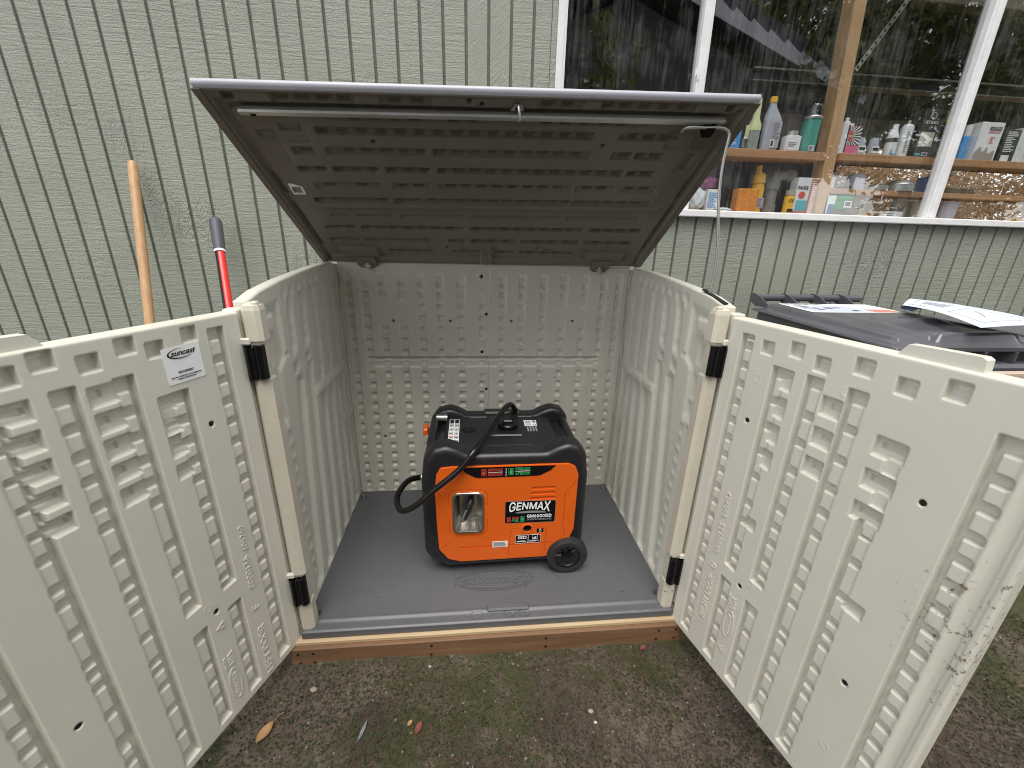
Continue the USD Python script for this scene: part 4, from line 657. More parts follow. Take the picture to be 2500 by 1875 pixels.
    # lettering reads upward, its tops towards the left of the picture
    Tt = -S if right else S
    c_ = 0.113
    if right:
        words(p_, 'RIGHT DOOR', pt(c_+0.004, 0.083, -0.0003), Zv, Tt, N, 0.018, 0.150); words(p_, 'G', pt(c_+0.004, 0.262, -0.0003), Zv, Tt, N, 0.018); words(p_, '0B00135', pt(c_, 0.315, -0.0003), Zv, Tt, N, 0.016, 0.095); words(p_, '605269', pt(c_-0.002, 0.432, -0.0003), Zv, Tt, N, 0.013, 0.075)
        oval_mark(pt(0.193, 0.145, -0.0003), Zv, Tt, N, 0.088, 0.030, p_, 'suncast'); words(p_, 'USA', pt(0.199, 0.198, -0.0003), Zv, Tt, N, 0.014); words(p_, 'MADE IN', pt(0.181, 0.200, -0.0003), Zv, Tt, N, 0.006)
        tri = Polygon([(-0.011, -0.008), (0.011, -0.008), (0, 0.012)]); part(p_, 'recycling_mark', place(ex(tri.difference(tri.buffer(-0.003)), 0.002), pt(0.190, 0.052, -0.0003), Zv, Tt, N), M_cream)
    else:
        words(p_, 'LEFT DOOR', pt(c_-0.008, -0.026, -0.0003), Zv, Tt, N, 0.018, 0.165); words(p_, 'F', pt(c_-0.008, 0.200, -0.0003), Zv, Tt, N, 0.018); words(p_, '0B00136', pt(c_-0.010, 0.268, -0.0003), Zv, Tt, N, 0.016, 0.095); words(p_, '605269', pt(c_-0.013, 0.382, -0.0003), Zv, Tt, N, 0.013, 0.070)
        oval_mark(pt(0.206, 0.052, -0.0003), Zv, Tt, N, 0.100, 0.030, p_, 'suncast'); words(p_, 'USA', pt(0.196, 0.115, -0.0003), Zv, Tt, N, 0.014); words(p_, 'MADE IN', pt(0.216, 0.115, -0.0003), Zv, Tt, N, 0.006)
        tri = Polygon([(-0.011, -0.008), (0.011, -0.008), (0, 0.012)]); part(p_, 'recycling_mark', place(ex(tri.difference(tri.buffer(-0.003)), 0.002), pt(0.205, 0.24, -0.0003), Zv, Tt, N), M_cream)
        # white sticker: it reads with its top up
        sA = pt(0.178, 0.837, 0.0004); sS = -S
        part(p_, 'sticker', place(ex(rrect(0.0365, 0.0355, 0.075, 0.073, 0.004), 0.0006), sA, sS, Zv, N), M_white)
        tx = fit_text('suncast', 0.047, 0.009); tx.vertices[:, 0] += tx.vertices[:, 1]*0.45; tx.apply_translation([0.014, 0.0535, 0.0008])
        sw = affinity.scale(Point(0.034, 0.0575).buffer(0.01, quad_segs=16), 2.6, 1.02).difference(affinity.scale(Point(0.0375, 0.0582).buffer(0.01, quad_segs=16), 2.62, 0.94))
        part(p_, 'sticker_logo', cat(place(tx, sA, sS, Zv, N), place(ex(sw, 0.0005).apply_translation([0, 0, 0.0008]), sA, sS, Zv, N)), M_ink)
        ln = cat(*[fit_text(s_, w_, h_).apply_translation([0.0365-w_/2, y_, 0.0008]) for s_, w_, h_, y_ in (('W6150307', 0.030, 0.0042, 0.0185), ('DO NOT REMOVE | NO REMOVER', 0.060, 0.0030, 0.0105), ('Patents  www.suncast.com', 0.036, 0.0022, 0.0065))])
        part(p_, 'sticker_text', place(ln, sA, sS, Zv, N), M_ink)
    return p_
door(-1); door(1)

# lid
HL, HR = np.array([-0.607, 0.677, 1.018]), np.array([0.603, 0.677, 1.022])
FL, FR = np.array([-0.620, 0.041, 1.396]), np.array([0.620, 0.099, 1.447])
LN = np.cross((HR-HL)+(FR-FL), (FL-HL)+(FR-HR)); LN /= np.linalg.norm(LN)
LW, LH = 1.23, 0.73
def lidP(u, v, h=0.0):
    u, v, h = np.asarray(u, float)[..., None], np.asarray(v, float)[..., None], np.asarray(h, float)[..., None]
    return (1-v)*((1-u)*HL+u*HR)+v*((1-u)*FL+u*FR)+h*LN
R = Relief(LW, LH, 0.0026)
def lr(u0, u1, v0, v1, val): R.rect(u0*LW, u1*LW, v0*LH, v1*LH, val)
def slots(us, v, w=0.010, hh=0.013, val=-16):
    for u_ in us: lr(u_-w, u_+w, v-hh, v+hh, val)
lr(0.012, 0.990, 0.02, 0.985, -3)
lr(0.014, 0.026, 0.03, 0.96, -9); lr(0.974, 0.986, 0.03, 0.96, -9)
for v0, v1 in ((0.54, 0.655), (0.30, 0.475), (0.16, 0.28)): lr(0.018, 0.027, v0, v1, -16); lr(0.973, 0.982, v0, v1, -16)
lr(0.03, 0.975, 0.930, 0.946, -11)
for u0, u1, us in ((0.105, 0.244, (0.122, 0.155, 0.190, 0.226)), (0.288, 0.378, (0.312, 0.352)), (0.572, 0.660, (0.590, 0.628)), (0.695, 0.886, (0.705, 0.742, 0.780, 0.820, 0.860))): lr(u0, u1, 0.952, 0.982, -8); slots(us, 0.970, 0.009, 0.010, -15)
slots((0.037, 0.958), 0.969, 0.007, 0.009, -15)
def row(v0, v1, segs, us, base=-10.5, lo_=0.012):
    for u0, u1 in segs: lr(u0, u1, v0, v1, base)
    slots([q for q in us if any(u0 < q < u1 for u0, u1 in segs)], v1-lo_, 0.009, 0.0095)
U = [0.091+0.0365*k for k in range(24)]
row(0.897, 0.917, [(0.184, 0.480), (0.580, 0.800)], [0.232, 0.271, 0.305, 0.341, 0.415, 0.45, 0.594, 0.633, 0.671, 0.712, 0.747], -6, 0.008)
row(0.838, 0.862, [(0.156, 0.697), (0.757, 0.872)], U)
row(0.747, 0.777, [(0.092, 0.132), (0.156, 0.349), (0.371, 0.703), (0.757, 0.798), (0.816, 0.874)], [0.115]+[0.199+0.0365*k for k in range(20)])
row(0.662, 0.687, [(0.084, 0.133), (0.158, 0.240), (0.265, 0.350), (0.374, 0.797), (0.818, 0.874)], [0.091+0.0365*k for k in range(24)])
row(0.570, 0.602, [(0.098, 0.241), (0.268, 0.350), (0.374, 0.689), (0.702, 0.799), (0.817, 0.902)], [0.13, 0.20]+[0.29+0.0365*k for k in range(17)], -8)
row(0.482, 0.512, [(0.085, 0.245), (0.264, 0.690), (0.706, 0.909)], [0.087+0.0375*k for k in range(23)])
lr(0.045, 0.95, 0.4585, 0.4625, 2)
row(0.388, 0.406, [(0.095, 0.136), (0.156, 0.244), (0.266, 0.426), (0.449, 0.689), (0.706, 0.900)], [], -7)
row(0.298, 0.320, [(0.066, 0.136), (0.155, 0.425), (0.449, 0.760), (0.785, 0.933)], [0.09+0.0375*k for k in range(23)])
row(0.197, 0.222, [(0.057, 0.134), (0.155, 0.330), (0.385, 0.428), (0.449, 0.575), (0.597, 0.765), (0.785, 0.930)], [0.46+0.045*k for k in range(11)])
row(0.105, 0.125, [(0.208, 0.334), (0.395, 0.476), (0.517, 0.575), (0.600, 0.764)], [0.24, 0.29, 0.54, 0.63, 0.67, 0.71])
lr(0.067, 0.172, 0.075, 0.146, 7); lr(0.811, 0.925, 0.075, 0.145, 7); lr(0.03, 0.97, 0.022, 0.072, 4); lr(0.478, 0.512, 0.02, 0.11, 9)
for k, (u0, u1, v0, v1) in enumerate(((0.028, 0.135, 0.80, 0.875), (0.030, 0.080, 0.685, 0.79), (0.03, 0.075, 0.505, 0.665))): lr(u0, u1, v0, v1, -8+k*2); lr(1-u1, 1-u0, v0, v1, -8+k*2)
lr(0.045, 0.075, 0.81, 0.84, -13); lr(0.09, 0.125, 0.845, 0.870, -14); lr(0.86, 0.885, 0.84, 0.88, -15); lr(0.925, 0.955, 0.80, 0.85, -12); lr(0.93, 0.95, 0.70, 0.77, -12)
for s_, t_ in ((0.254, 0.807), (0.726, 0.808), (0.376, 0.155), (0.647, 0.155), (0.444, 0.973), (0.468, 0.962)): R.disc(s_*LW, t_*LH, 0.0045, -16)
R.build(shed, 'lid', lambda s, t, h: lidP(s/LW, t/LH, h), M_taupe, 0.017, sigma=0.55, edge=0.004, label='taupe underside of the propped up lid')
lid = '/World/storage_shed/lid'
def rim(P0, P1, w, nrm2, h0, h1): pass
ud = (FR-FL)/np.linalg.norm(FR-FL)
def lipring(u, k=0):
    c = lidP(u, 1.0); vd = lidP(u, 1.0)-lidP(u, 0.9); vd = vd/np.linalg.norm(vd)
    prof = [(-0.003, -0.001), (0.003, -0.002), (0.0075, -0.005), (0.009, -0.009), (0.0085, -0.014), (0.004, -0.0185), (-0.012, -0.0195), (-0.012, -0.006)]
    return np.array([c+vd*a_+LN*b_ for a_, b_ in prof])
part(lid, 'front_lip', ring_loft([lipring(u) for u in np.linspace(-0.006, 1.006, 40)], True, True), M_lidtop, 35)
top = []
for v_, hh in ((0.0, -0.0172), (0.0, -0.0192), (0.985, -0.0192), (0.985, -0.0172)): top.append((v_, hh))
part(lid, 'top_skin', ring_loft([np.array([lidP(u, v_, hh) for v_, hh in top]) for u in np.linspace(-0.006, 1.006, 80)], True, True), M_lidtop)
for u0, u1 in ((-0.010, 0.004), (0.996, 1.010)):
    part(lid, 'side_rim', ring_loft([np.array([lidP(u0, v_, 0.002), lidP(u1, v_, 0.002), lidP(u1, v_, -0.020), lidP(u0, v_, -0.020)]) for v_ in (0.0, 0.5, 0.998)], True, True), M_taupe)
def lidbox(u0, u1, v0, v1, h0, h1): return trimesh.convex.convex_hull(np.array([lidP(u, v_, h) for u in (u0, u1) for v_ in (v0, v1) for h in (h0, h1)]))
bar = ring_loft([np.array([lidP(u, v_, h) for v_, h in ((0.944, 0.001), (0.944, 0.010), (0.940, 0.014), (0.934, 0.014), (0.930, 0.010), (0.922, 0.010), (0.922, 0.001))]) for u in np.linspace(0.045, 0.955, 12)], True, True)
part(lid, 'support_bar', bar, M_zinc)
part(lid, 'bar_hole', place(ex(Point(0, 0).buffer(0.006), 0.001), lidP(0.066, 0.928, 0.0102), ud, np.cross(LN, ud), LN), M_hole); part(lid, 'bar_hole', place(ex(Point(0, 0).buffer(0.006), 0.001), lidP(0.936, 0.928, 0.0102), ud, np.cross(LN, ud), LN), M_hole)
part(lid, 'hook_plate', ring_loft([np.array([lidP(u, v_, 0.0005) for u, v_ in ((0.520, 0.950), (0.546, 0.950), (0.541, 0.973), (0.528, 0.973))]), np.array([lidP(u, v_, 0.003) for u, v_ in ((0.520, 0.950), (0.546, 0.950), (0.541, 0.973), (0.528, 0.973))])], True, True), M_zinc)
part(lid, 'hook_slot', lidbox(0.529, 0.537, 0.953, 0.962, 0.0032, 0.0042), M_hole)
part(lid, 'lock_hook', tube(spline([lidP(0.534, 0.972, 0.004), lidP(0.5345, 0.970, 0.016), lidP(0.536, 0.962, 0.024), lidP(0.537, 0.952, 0.028), lidP(0.537, 0.944, 0.026)], 16), 0.0030, 8), M_zinc, 50)
vd = np.cross(LN, ud); vd = vd if vd[2] > 0 else -vd
bs = lidP(0.052, 0.565, -0.004); rot = math.radians(0)
part(lid, 'barcode_sticker', place(ex(rrect(0, 0, 0.034, 0.044, 0.003), 0.0008), bs, ud, vd, LN), M_white)
part(lid, 'barcode', place(cat(*[ex(sbox(-0.012+k*0.0024, -0.014, -0.012+k*0.0024+random.uniform(0.0007, 0.0017), 0.009), 0.0004) for k in range(10)]).apply_translation([0, 0, 0.001]), bs, ud, vd, LN), M_ink)
for s_, u0, w_ in (('ROOF', 0.252, 0.078), ('H', 0.418, 0.020), ('0B00138F', 0.505, 0.122), ('605269', 0.667, 0.06), ('USA', 0.787, 0.03)):
    m = fit_text(s_, w_, 0.017 if s_ != '605269' else 0.012, 0.0018, False)
    part(lid, 'embossed_lettering', place(m, lidP(u0, 0.136, -0.003), ud, vd, LN), M_taupe)
for u_ in (0.125, 0.868):
    part(lid, 'hinge_bracket', lidbox(u_-0.030, u_+0.030, -0.012, 0.075, 0.003, 0.012), M_taupe)
    q = lidP(u_, 0.0)
    part(shed, 'hinge_clip', cat(bx(q[0]-0.013, q[0]+0.013, YB-0.016, YB-0.004, 1.003, 1.012, 0.002), bx(q[0]-0.005, q[0]+0.005, YB-0.020, YB-0.008, 0.994, 1.022, 0.002)), M_zinc)
    part(shed, 'hinge_socket', toXZ(ex(Polygon([(q[0]-0.036, 1.022), (q[0]+0.036, 1.022), (q[0]+0.027, 1.000), (q[0]-0.027, 1.000)]), 0.004), YB-0.0008), M_taupe)
# prop rod
ra = lidP(0.962, 0.925, 0.016); rb = np.array([0.592, 0.108, 0.972])
part(shed, 'prop_rod', tube(spline([lidP(0.875, 0.897, 0.012), lidP(0.877, 0.917, 0.016), lidP(0.885, 0.922, 0.018), lidP(0.92, 0.922, 0.018), lidP(0.95, 0.923, 0.018), ra+np.array([0.008, 0, -0.01]), ra+np.array([0.010, 0, -0.035]), (ra+rb)/2+np.array([0.004, -0.002, 0]), rb], 60), 0.0036, 10), M_zinc, 50)
part(shed, 'rod_clip', lidbox(0.918, 0.938, 0.890, 0.925, 0.0, 0.024), M_blkgloss)
part(shed, 'rod_slot', bx(0.588, 0.600, 0.02, 0.14, 0.9695, 0.9725).apply_transform(trimesh.transformations.rotation_matrix(0.19, [1, 0, 0], [0.59, 0.08, 0.971])).apply_translation([0, 0, 0.0165]), M_hole)

# ================================================================== GENERATOR
gen = thing('portable_generator', 'orange and black portable inverter generator on the shed floor', 'generator')
GF = 0.150
def smooth_poly(pts, r): return Polygon(pts).buffer(-r).buffer(2*r).buffer(-r)
sil = smooth_poly([(-0.231, 0.10), (-0.232, 0.37), (-0.222, 0.455), (-0.195, 0.492), (-0.150, 0.502), (-0.118, 0.492), (-0.085, 0.472), (0.172, 0.472), (0.205, 0.490), (0.240, 0.502), (0.282, 0.494), (0.306, 0.462), (0.317, 0.38), (0.318, 0.10), (0.300, 0.040), (-0.150, 0.030), (-0.205, 0.055)], 0.016)
SP = resample(sil, 150)
if np.sum(SP[:, 0]*np.roll(SP[:, 1], -1)-SP[:, 1]*np.roll(SP[:, 0], -1)) < 0: SP = SP[::-1]
def ringY(P, y): return np.c_[P[:, 0], np.full(len(P), y), P[:, 1]]
def bumper(y0, y1, name, r=0.022):
    prof = []
    for k in range(6):
        a_ = k/5*math.pi/2; prof.append((r*(1-math.sin(a_)), y0+r*(1-math.cos(a_))))
    for k in range(6):
        a_ = k/5*math.pi/2; prof.append((r*(1-math.cos(a_)), y1-r*(1-math.sin(a_))))
    part(gen, name, ring_loft([ringY(inset(SP, d_), y_) for d_, y_ in prof], name != 'front_bumper', True) if name != 'front_bumper' else cat(ring_loft([ringY(inset(SP, d_), y_) for d_, y_ in prof], False, False), toXZ(ex(Polygon(inset(SP, r-0.0005)).buffer(0).difference(unary_union([rrect(-0.0815, 0.262, 0.104, 0.156, 0.022), Point(0.118, 0.190).buffer(0.0158)])), 0.001), y0+0.0011)), M_black, 40)
bumper(GF+0.004, GF+0.085, 'front_bumper'); bumper(0.455, 0.525, 'rear_bumper', 0.02)
part(gen, 'body', bx(-0.195, 0.282, GF+0.06, 0.48, 0.05, 0.440, 0.012), M_black)
# top deck with a raised centre
part(gen, 'top_cover', cat(bx(-0.165, 0.232, GF+0.072, 0.465, 0.430, 0.466, 0.008), bx(-0.010, 0.112, 0.296, 0.470, 0.460, 0.4705, 0.004), bx(-0.020, 0.122, 0.478, 0.520, 0.460, 0.478, 0.006)), M_black)
part(gen, 'fuel_cap', cat(lathe([(0, 0), (0.030, 0), (0.034, 0.003), (0.034, 0.016), (0.030, 0.021), (0.012, 0.023), (0, 0.023)], [0.062, 0.355, 0.470], 32), bx(0.045, 0.079, 0.350, 0.360, 0.49, 0.500, 0.003), *[bx(0.062+0.0335*math.cos(k*math.pi/9)-0.002, 0.062+0.0335*math.cos(k*math.pi/9)+0.002, 0.355+0.0335*math.sin(k*math.pi/9)-0.002, 0.355+0.0335*math.sin(k*math.pi/9)+0.002, 0.473, 0.486) for k in range(18)]), M_blkgloss, 35)
part(gen, 'cap_ring', lathe([(0.036, 0.4706), (0.042, 0.4706), (0.042, 0.4735), (0.036, 0.4735)], [0.062, 0.355, 0], 32), M_black, 35)
part(gen, 'filler_plug', lathe([(0.022, 0.0), (0.025, 0.0), (0.026, 0.003), (0.018, 0.004), (0, 0.004)], [-0.078, 0.355, 0.4655], 28).apply_scale([1, 1, 1]), M_blkgloss, 35)
for x, y in ((-0.085, 0.455), (0.175, 0.455), (-0.078, 0.232), (0.150, 0.232)): part(gen, 'deck_slot', bx(x-0.012, x+0.012, y-0.005, y+0.005, 0.4655, 0.4668), M_hole)
part(gen, 'side_handle', tube([[-0.203, 0.20, 0.452], [-0.206, 0.30, 0.455], [-0.206, 0.48, 0.455]], 0.016, 16), M_black, 50)
part(gen, 'side_handle', tube([[0.283, 0.20, 0.452], [0.284, 0.48, 0.455]], 0.014, 16), M_black, 50)
part(gen, 'handle_bolt', cat(tube([[-0.20, 0.448, 0.472], [-0.165, 0.447, 0.472]], 0.012, 14), tube([[-0.172, 0.447, 0.472], [-0.160, 0.447, 0.472]], 0.0135, 14)), M_zinc, 40)
part(gen, 'lift_tab', bx(-0.247, -0.228, 0.39, 0.44, 0.425, 0.452, 0.004), M_orange)
# orange front panel with recesses cut through to a backing sheet
op = smooth_poly([(-0.187, 0.34), (-0.181, 0.405), (-0.168, 0.430), (-0.135, 0.4335), (0.245, 0.4355), (0.268, 0.424), (0.279, 0.395), (0.279, 0.18), (0.265, 0.140), (0.230, 0.135), (0.205, 0.115), (0.192, 0.068), (-0.110, 0.062), (-0.150, 0.075), (-0.180, 0.115), (-0.184, 0.20)], 0.010)
ban = Polygon([(-0.105, 0.4315), (0.202, 0.4335), (0.186, 0.416), (0.152, 0.3985), (0.140, 0.3965), (-0.045, 0.394), (-0.060, 0.3965), (-0.088, 0.413)])
window = rrect(-0.0815, 0.262, 0.106, 0.158, 0.022)
def line_cut(pts, w): return LineString(pts).buffer(w/2)
cuts = [window, Point(0.118, 0.190).buffer(0.0155)]
for k in range(3):
    z = 0.3475-k*0.0195; cuts += [LineString([(0.130, z), (0.165, z+0.001)]).buffer(0.0058), LineString([(0.1665, z+0.001), (0.202, z+0.002)]).buffer(0.0058)]
groove = [line_cut([(0.055, 0.068), (0.060, 0.185), (0.066, 0.189), (0.099, 0.189)], 0.0016), line_cut([(0.137, 0.190), (0.178, 0.190), (0.184, 0.185), (0.181, 0.079), (0.176, 0.074), (0.058, 0.070)], 0.0016),
    line_cut([(0.275, 0.372), (0.242, 0.330), (0.240, 0.20), (0.252, 0.150)], 0.002), line_cut([(-0.182, 0.345), (-0.150, 0.310)], 0.0018), line_cut([(-0.178, 0.115), (-0.145, 0.145)], 0.0018), LineString([(-0.108, 0.119), (0.050, 0.123)]).buffer(0.003), LineString([(0.064, 0.123), (0.176, 0.125)]).buffer(0.003), LineString([(0.186, 0.126), (0.205, 0.127)]).buffer(0.003)]
win_ring = rrect(-0.0815, 0.260, 0.128, 0.184, 0.030); groove.append(win_ring.difference(win_ring.buffer(-0.0018)).difference(sbox(-0.2, 0.235, 0.2, 0.285)))
pan = op.difference(unary_union(cuts+groove))
part(gen, 'front_panel', toXZ(ex(pan, 0.006), GF+0.0035), M_orange)
part(gen, 'panel_backing', toXZ(ex(op.buffer(-0.001).difference(unary_union([window, Point(0.118, 0.190).buffer(0.0155)])), 0.002), GF+0.0030), M_orange)
part(gen, 'panel_edge', toXZ(ex(op.buffer(0.0012).difference(op.buffer(-0.0012)), 0.0045), GF+0.0038), M_orange)
part(gen, 'key_hole', lathe([(0, 0), (0.0152, 0), (0.0156, 0.001), (0.0156, 0.022)], [0, 0, 0], 24).apply_transform(trimesh.transformations.rotation_matrix(math.pi/2, [1, 0, 0])).apply_translation([0.118, GF+0.020, 0.190]), M_hole)
part(gen, 'key_ring', toXZ(ex(Point(0.118, 0.190).buffer(0.0185).difference(Point(0.118, 0.190).buffer(0.0153)), 0.004), GF-0.0022), M_orange)
# exhaust style starter recess
def rr3(w, h, r, y, cx=-0.0815, cz=0.262): P = resample(rrect(cx, cz, w, h, r, 8), 64); return np.c_[P[:, 0], np.full(64, y), P[:, 1]]
part(gen, 'starter_frame', ring_loft([rr3(0.106, 0.158, 0.022, GF+0.004), rr3(0.106, 0.158, 0.022, GF-0.006), rr3(0.103, 0.155, 0.021, GF-0.0085), rr3(0.092, 0.144, 0.018, GF-0.0085), rr3(0.089, 0.141, 0.017, GF-0.005), rr3(0.078, 0.128, 0.014, GF+0.030), rr3(0.060, 0.110, 0.010, GF+0.045)], False, False), M_steel, 30)
part(gen, 'starter_plate', cat(toXZ(ex(rrect(-0.0815, 0.262, 0.062, 0.112, 0.010), 0.002), GF+0.047), toXZ(ex(rrect(-0.085, 0.268, 0.050, 0.104, 0.012), 0.004), GF+0.044)), M_steel)
hd = spline([[-0.072, GF+0.036, 0.303], [-0.074, GF+0.020, 0.290], [-0.084, GF+0.008, 0.262], [-0.096, GF+0.006, 0.232], [-0.101, GF+0.012, 0.221]], 20)
part(gen, 'pull_handle', tube(hd, np.r_[np.linspace(0.008, 0.0125, 6), np.full(9, 0.0125), np.linspace(0.0125, 0.008, 5)], 14), M_black, 60)
lb = fit_text('GENMAX', 0.045, 0.008, 0.0008); part(gen, 'handle_lettering', place(lb, [-0.0995, GF-0.0072, 0.234], [0.35, 0, 0.94], [-0.94, 0, 0.35], [0, -1, 0]), M_gink)
# black banner with ratings
yb = GF-0.0025
part(gen, 'rating_banner', toXZ(ex(ban, 0.0012), yb), M_blkgloss)
def glab(name, s_, x0, z0, w, h, m, dy=0.0016, bold=True, slant=0.0, yy=None):
    tx = fit_text(s_, w, h, 0.0006, bold); tx.vertices[:, 0] += tx.vertices[:, 1]*slant; tx.apply_translation([x0, z0, 0]); part(gen, name, toXZ(tx, (yy or yb)-dy), m)
glab('rating_figures', '6000', -0.017, 0.4175, 0.0265, 0.010, M_red); glab('rating_figures', '5250', -0.017, 0.4005, 0.0265, 0.010, M_red)
glab('rating_words', 'STARTING', 0.0115, 0.4235, 0.018, 0.0035, M_red); glab('rating_words', 'WATTS', 0.0115, 0.4175, 0.018, 0.0045, M_red); glab('rating_words', 'RUNNING', 0.0115, 0.4065, 0.018, 0.0035, M_red); glab('rating_words', 'WATTS', 0.0115, 0.4005, 0.018, 0.0045, M_red)
glab('rating_figures', '5500', 0.071, 0.4190, 0.0280, 0.010, M_greenk); glab('rating_figures', '4750', 0.071, 0.4020, 0.0280, 0.010, M_greenk)
glab('rating_words', 'STARTING', 0.101, 0.4250, 0.017, 0.0035, M_greenk); glab('rating_words', 'WATTS', 0.101, 0.4190, 0.017, 0.0045, M_greenk); glab('rating_words', 'RUNNING', 0.101, 0.4080, 0.017, 0.0035, M_greenk); glab('rating_words', 'WATTS', 0.101, 0.4020, 0.017, 0.0045, M_greenk)
def flat(name, poly, m, y): part(gen, name, toXZ(ex(poly, 0.0006), y), m)
flat('rating_rules', unary_union([sbox(-0.017, 0.4135, 0.0295, 0.4147), sbox(0.071, 0.4150, 0.118, 0.4162), sbox(0.0395, 0.399, 0.0412, 0.405), sbox(0.0395, 0.408, 0.0412, 0.416), sbox(0.0395, 0.419, 0.0412, 0.428)]), M_white, yb-0.0016)
def pump(cx, cz, s_): return unary_union([rrect(cx, cz, 17*s_, 24*s_, 3*s_).difference(rrect(cx, cz, 15*s_, 22*s_, 2.4*s_)), sbox(cx-5*s_, cz-8*s_, cx+2.5*s_, cz+8*s_).difference(sbox(cx-3.4*s_, cz+1.5*s_, cx+1*s_, cz+6*s_)), line_cut([(cx+2.5*s_, cz-2*s_), (cx+5*s_, cz-3*s_), (cx+5*s_, cz+4*s_), (cx+3*s_, cz+7*s_)], 1.2*s_)])
def tank(cx, cz, s_): return unary_union([rrect(cx, cz, 17*s_, 24*s_, 3*s_).difference(rrect(cx, cz, 15*s_, 22*s_, 2.4*s_)), rrect(cx, cz-2*s_, 9*s_, 13*s_, 3*s_), sbox(cx-3*s_, cz+5*s_, cx-1.6*s_, cz+9*s_), sbox(cx+1.6*s_, cz+5*s_, cx+3*s_, cz+9*s_), sbox(cx-3*s_, cz+7.6*s_, cx+3*s_, cz+9*s_)])
flat('fuel_pump_mark', pump(-0.0305, 0.4135, 0.00105), M_red, yb-0.0016); flat('gas_tank_mark', tank(0.0570, 0.4150, 0.00105), M_greenk, yb-0.0016)
# maker's plate
flat('nameplate', rrect(0.1255, 0.257, 0.170, 0.0865, 0.006), M_blkgloss, yb); flat('nameplate_border', rrect(0.1255, 0.257, 0.171, 0.0875, 0.0065).difference(rrect(0.1255, 0.257, 0.1695, 0.086, 0.006)), M_gink, yb-0.0002)
tx = fit_text('GENMAX', 0.138, 0.034, 0.0006); v = tx.vertices; f_ = v[:, 0]/0.138; v[:, 1] = v[:, 1]*(0.80+0.45*(2*f_-1)**2)+0.012*(1-(2*f_-1)**2)-0.004; v[:, 0] += v[:, 1]*0.10; tx.apply_translation([0.052, 0.2605, 0]); part(gen, 'nameplate_lettering', toXZ(tx, yb-0.0016), M_white)
flat('nameplate_arc', affinity.scale(Point(0.127, 0.2535).buffer(0.01, quad_segs=16), 5.2, 0.75).intersection(sbox(0, 0.253, 0.3, 0.3)), M_gink, yb-0.0009)
glab('model_lettering', 'GM6000iED', 0.1145, 0.2345, 0.084, 0.0125, M_white); glab('model_lettering', 'INVERTER GENERATOR', 0.1145, 0.2240, 0.084, 0.0065, M_gink)
flat('fuel_pump_mark', pump(0.0535, 0.2290, 0.00085), M_red, yb-0.0016); flat('gas_tank_mark', tank(0.0995, 0.2300, 0.00085), M_greenk, yb-0.0016)
glab('fuel_lettering', 'DUAL', 0.064, 0.2315, 0.024, 0.008, M_red, slant=0.25); glab('fuel_lettering', 'FUEL', 0.063, 0.2210, 0.024, 0.008, M_greenk, slant=0.25)
# hatch stickers
flat('hatch_label', unary_union([rrect(0.1005, 0.146, 0.043, 0.034, 0.003), rrect(0.1440, 0.147, 0.042, 0.034, 0.003)]), M_blkgloss, yb)
flat('hatch_label_print', unary_union([rrect(0.1005, 0.146, 0.0435, 0.0345, 0.003).difference(rrect(0.1005, 0.146, 0.0420, 0.033, 0.003)), rrect(0.1440, 0.147, 0.0425, 0.0345, 0.003).difference(rrect(0.1440, 0.147, 0.041, 0.033, 0.003)), sbox(0.087, 0.147, 0.116, 0.157).difference(sbox(0.090, 0.1485, 0.097, 0.1545)).difference(sbox(0.099, 0.1485, 0.106, 0.1545)).difference(sbox(0.108, 0.1485, 0.114, 0.1545)), rrect(0.145, 0.1535, 0.018, 0.019, 0.002).difference(rrect(0.145, 0.1535, 0.016, 0.017, 0.002)), Polygon([(0.139, 0.147), (0.148, 0.147), (0.151, 0.153), (0.146, 0.155), (0.143, 0.151)]), sbox(0.083, 0.1375, 0.112, 0.1385), sbox(0.083, 0.1345, 0.116, 0.1355), sbox(0.127, 0.1385, 0.160, 0.1395), sbox(0.127, 0.1355, 0.150, 0.1365)]), M_white, yb-0.0009)
flat('switch_label', sbox(0.151, 0.172, 0.174, 0.187), M_blkgloss, yb); flat('switch_label_print', unary_union([Point(0.163, 0.1785).buffer(0.0045).difference(Point(0.163, 0.1785).buffer(0.0037)), sbox(0.1600, 0.184, 0.1655, 0.1855)]), M_white, yb-0.0009)
flat('rating_label', sbox(0.000, 0.1165, 0.051, 0.1400).buffer(0.0005), M_white, yb); q = random.Random(5)
flat('rating_label_print', unary_union([sbox(0.003, 0.1365-k*0.0032, 0.003+0.045*q.uniform(0.6, 1), 0.1378-k*0.0032) for k in range(6)]), M_gink, yb-0.0009)
# stickers on the deck
def deck(name, polys, m, z): part(gen, name, ex(unary_union(polys), 0.0006).apply_translation([0, 0, z]), m)
deck('warning_sticker', [sbox(-0.150, 0.240, -0.113, 0.440)], M_white, 0.4662)
deck('warning_sticker_print', [sbox(-0.148, 0.405, -0.133, 0.436), sbox(-0.130, 0.405, -0.115, 0.436)]+[sbox(-0.147+0.018*(k % 2), 0.247+0.032*(k//2), -0.134+0.018*(k % 2), 0.270+0.032*(k//2)).difference(sbox(-0.1455+0.018*(k % 2), 0.2485+0.032*(k//2), -0.1355+0.018*(k % 2), 0.2685+0.032*(k//2))) for k in range(10)]+[affinity.translate(Point(0, 0).buffer(0.0035), -0.1405+0.018*(k % 2), 0.258+0.032*(k//2)) for k in range(10)], M_ink, 0.4670)
deck('warning_sticker_rule', [sbox(-0.150, 0.298, -0.113, 0.3005)], M_red, 0.4671)
deck('safety_sticker', [Polygon([(0.128, 0.425), (0.176, 0.424), (0.172, 0.372), (0.127, 0.373)])], M_white, 0.4662)
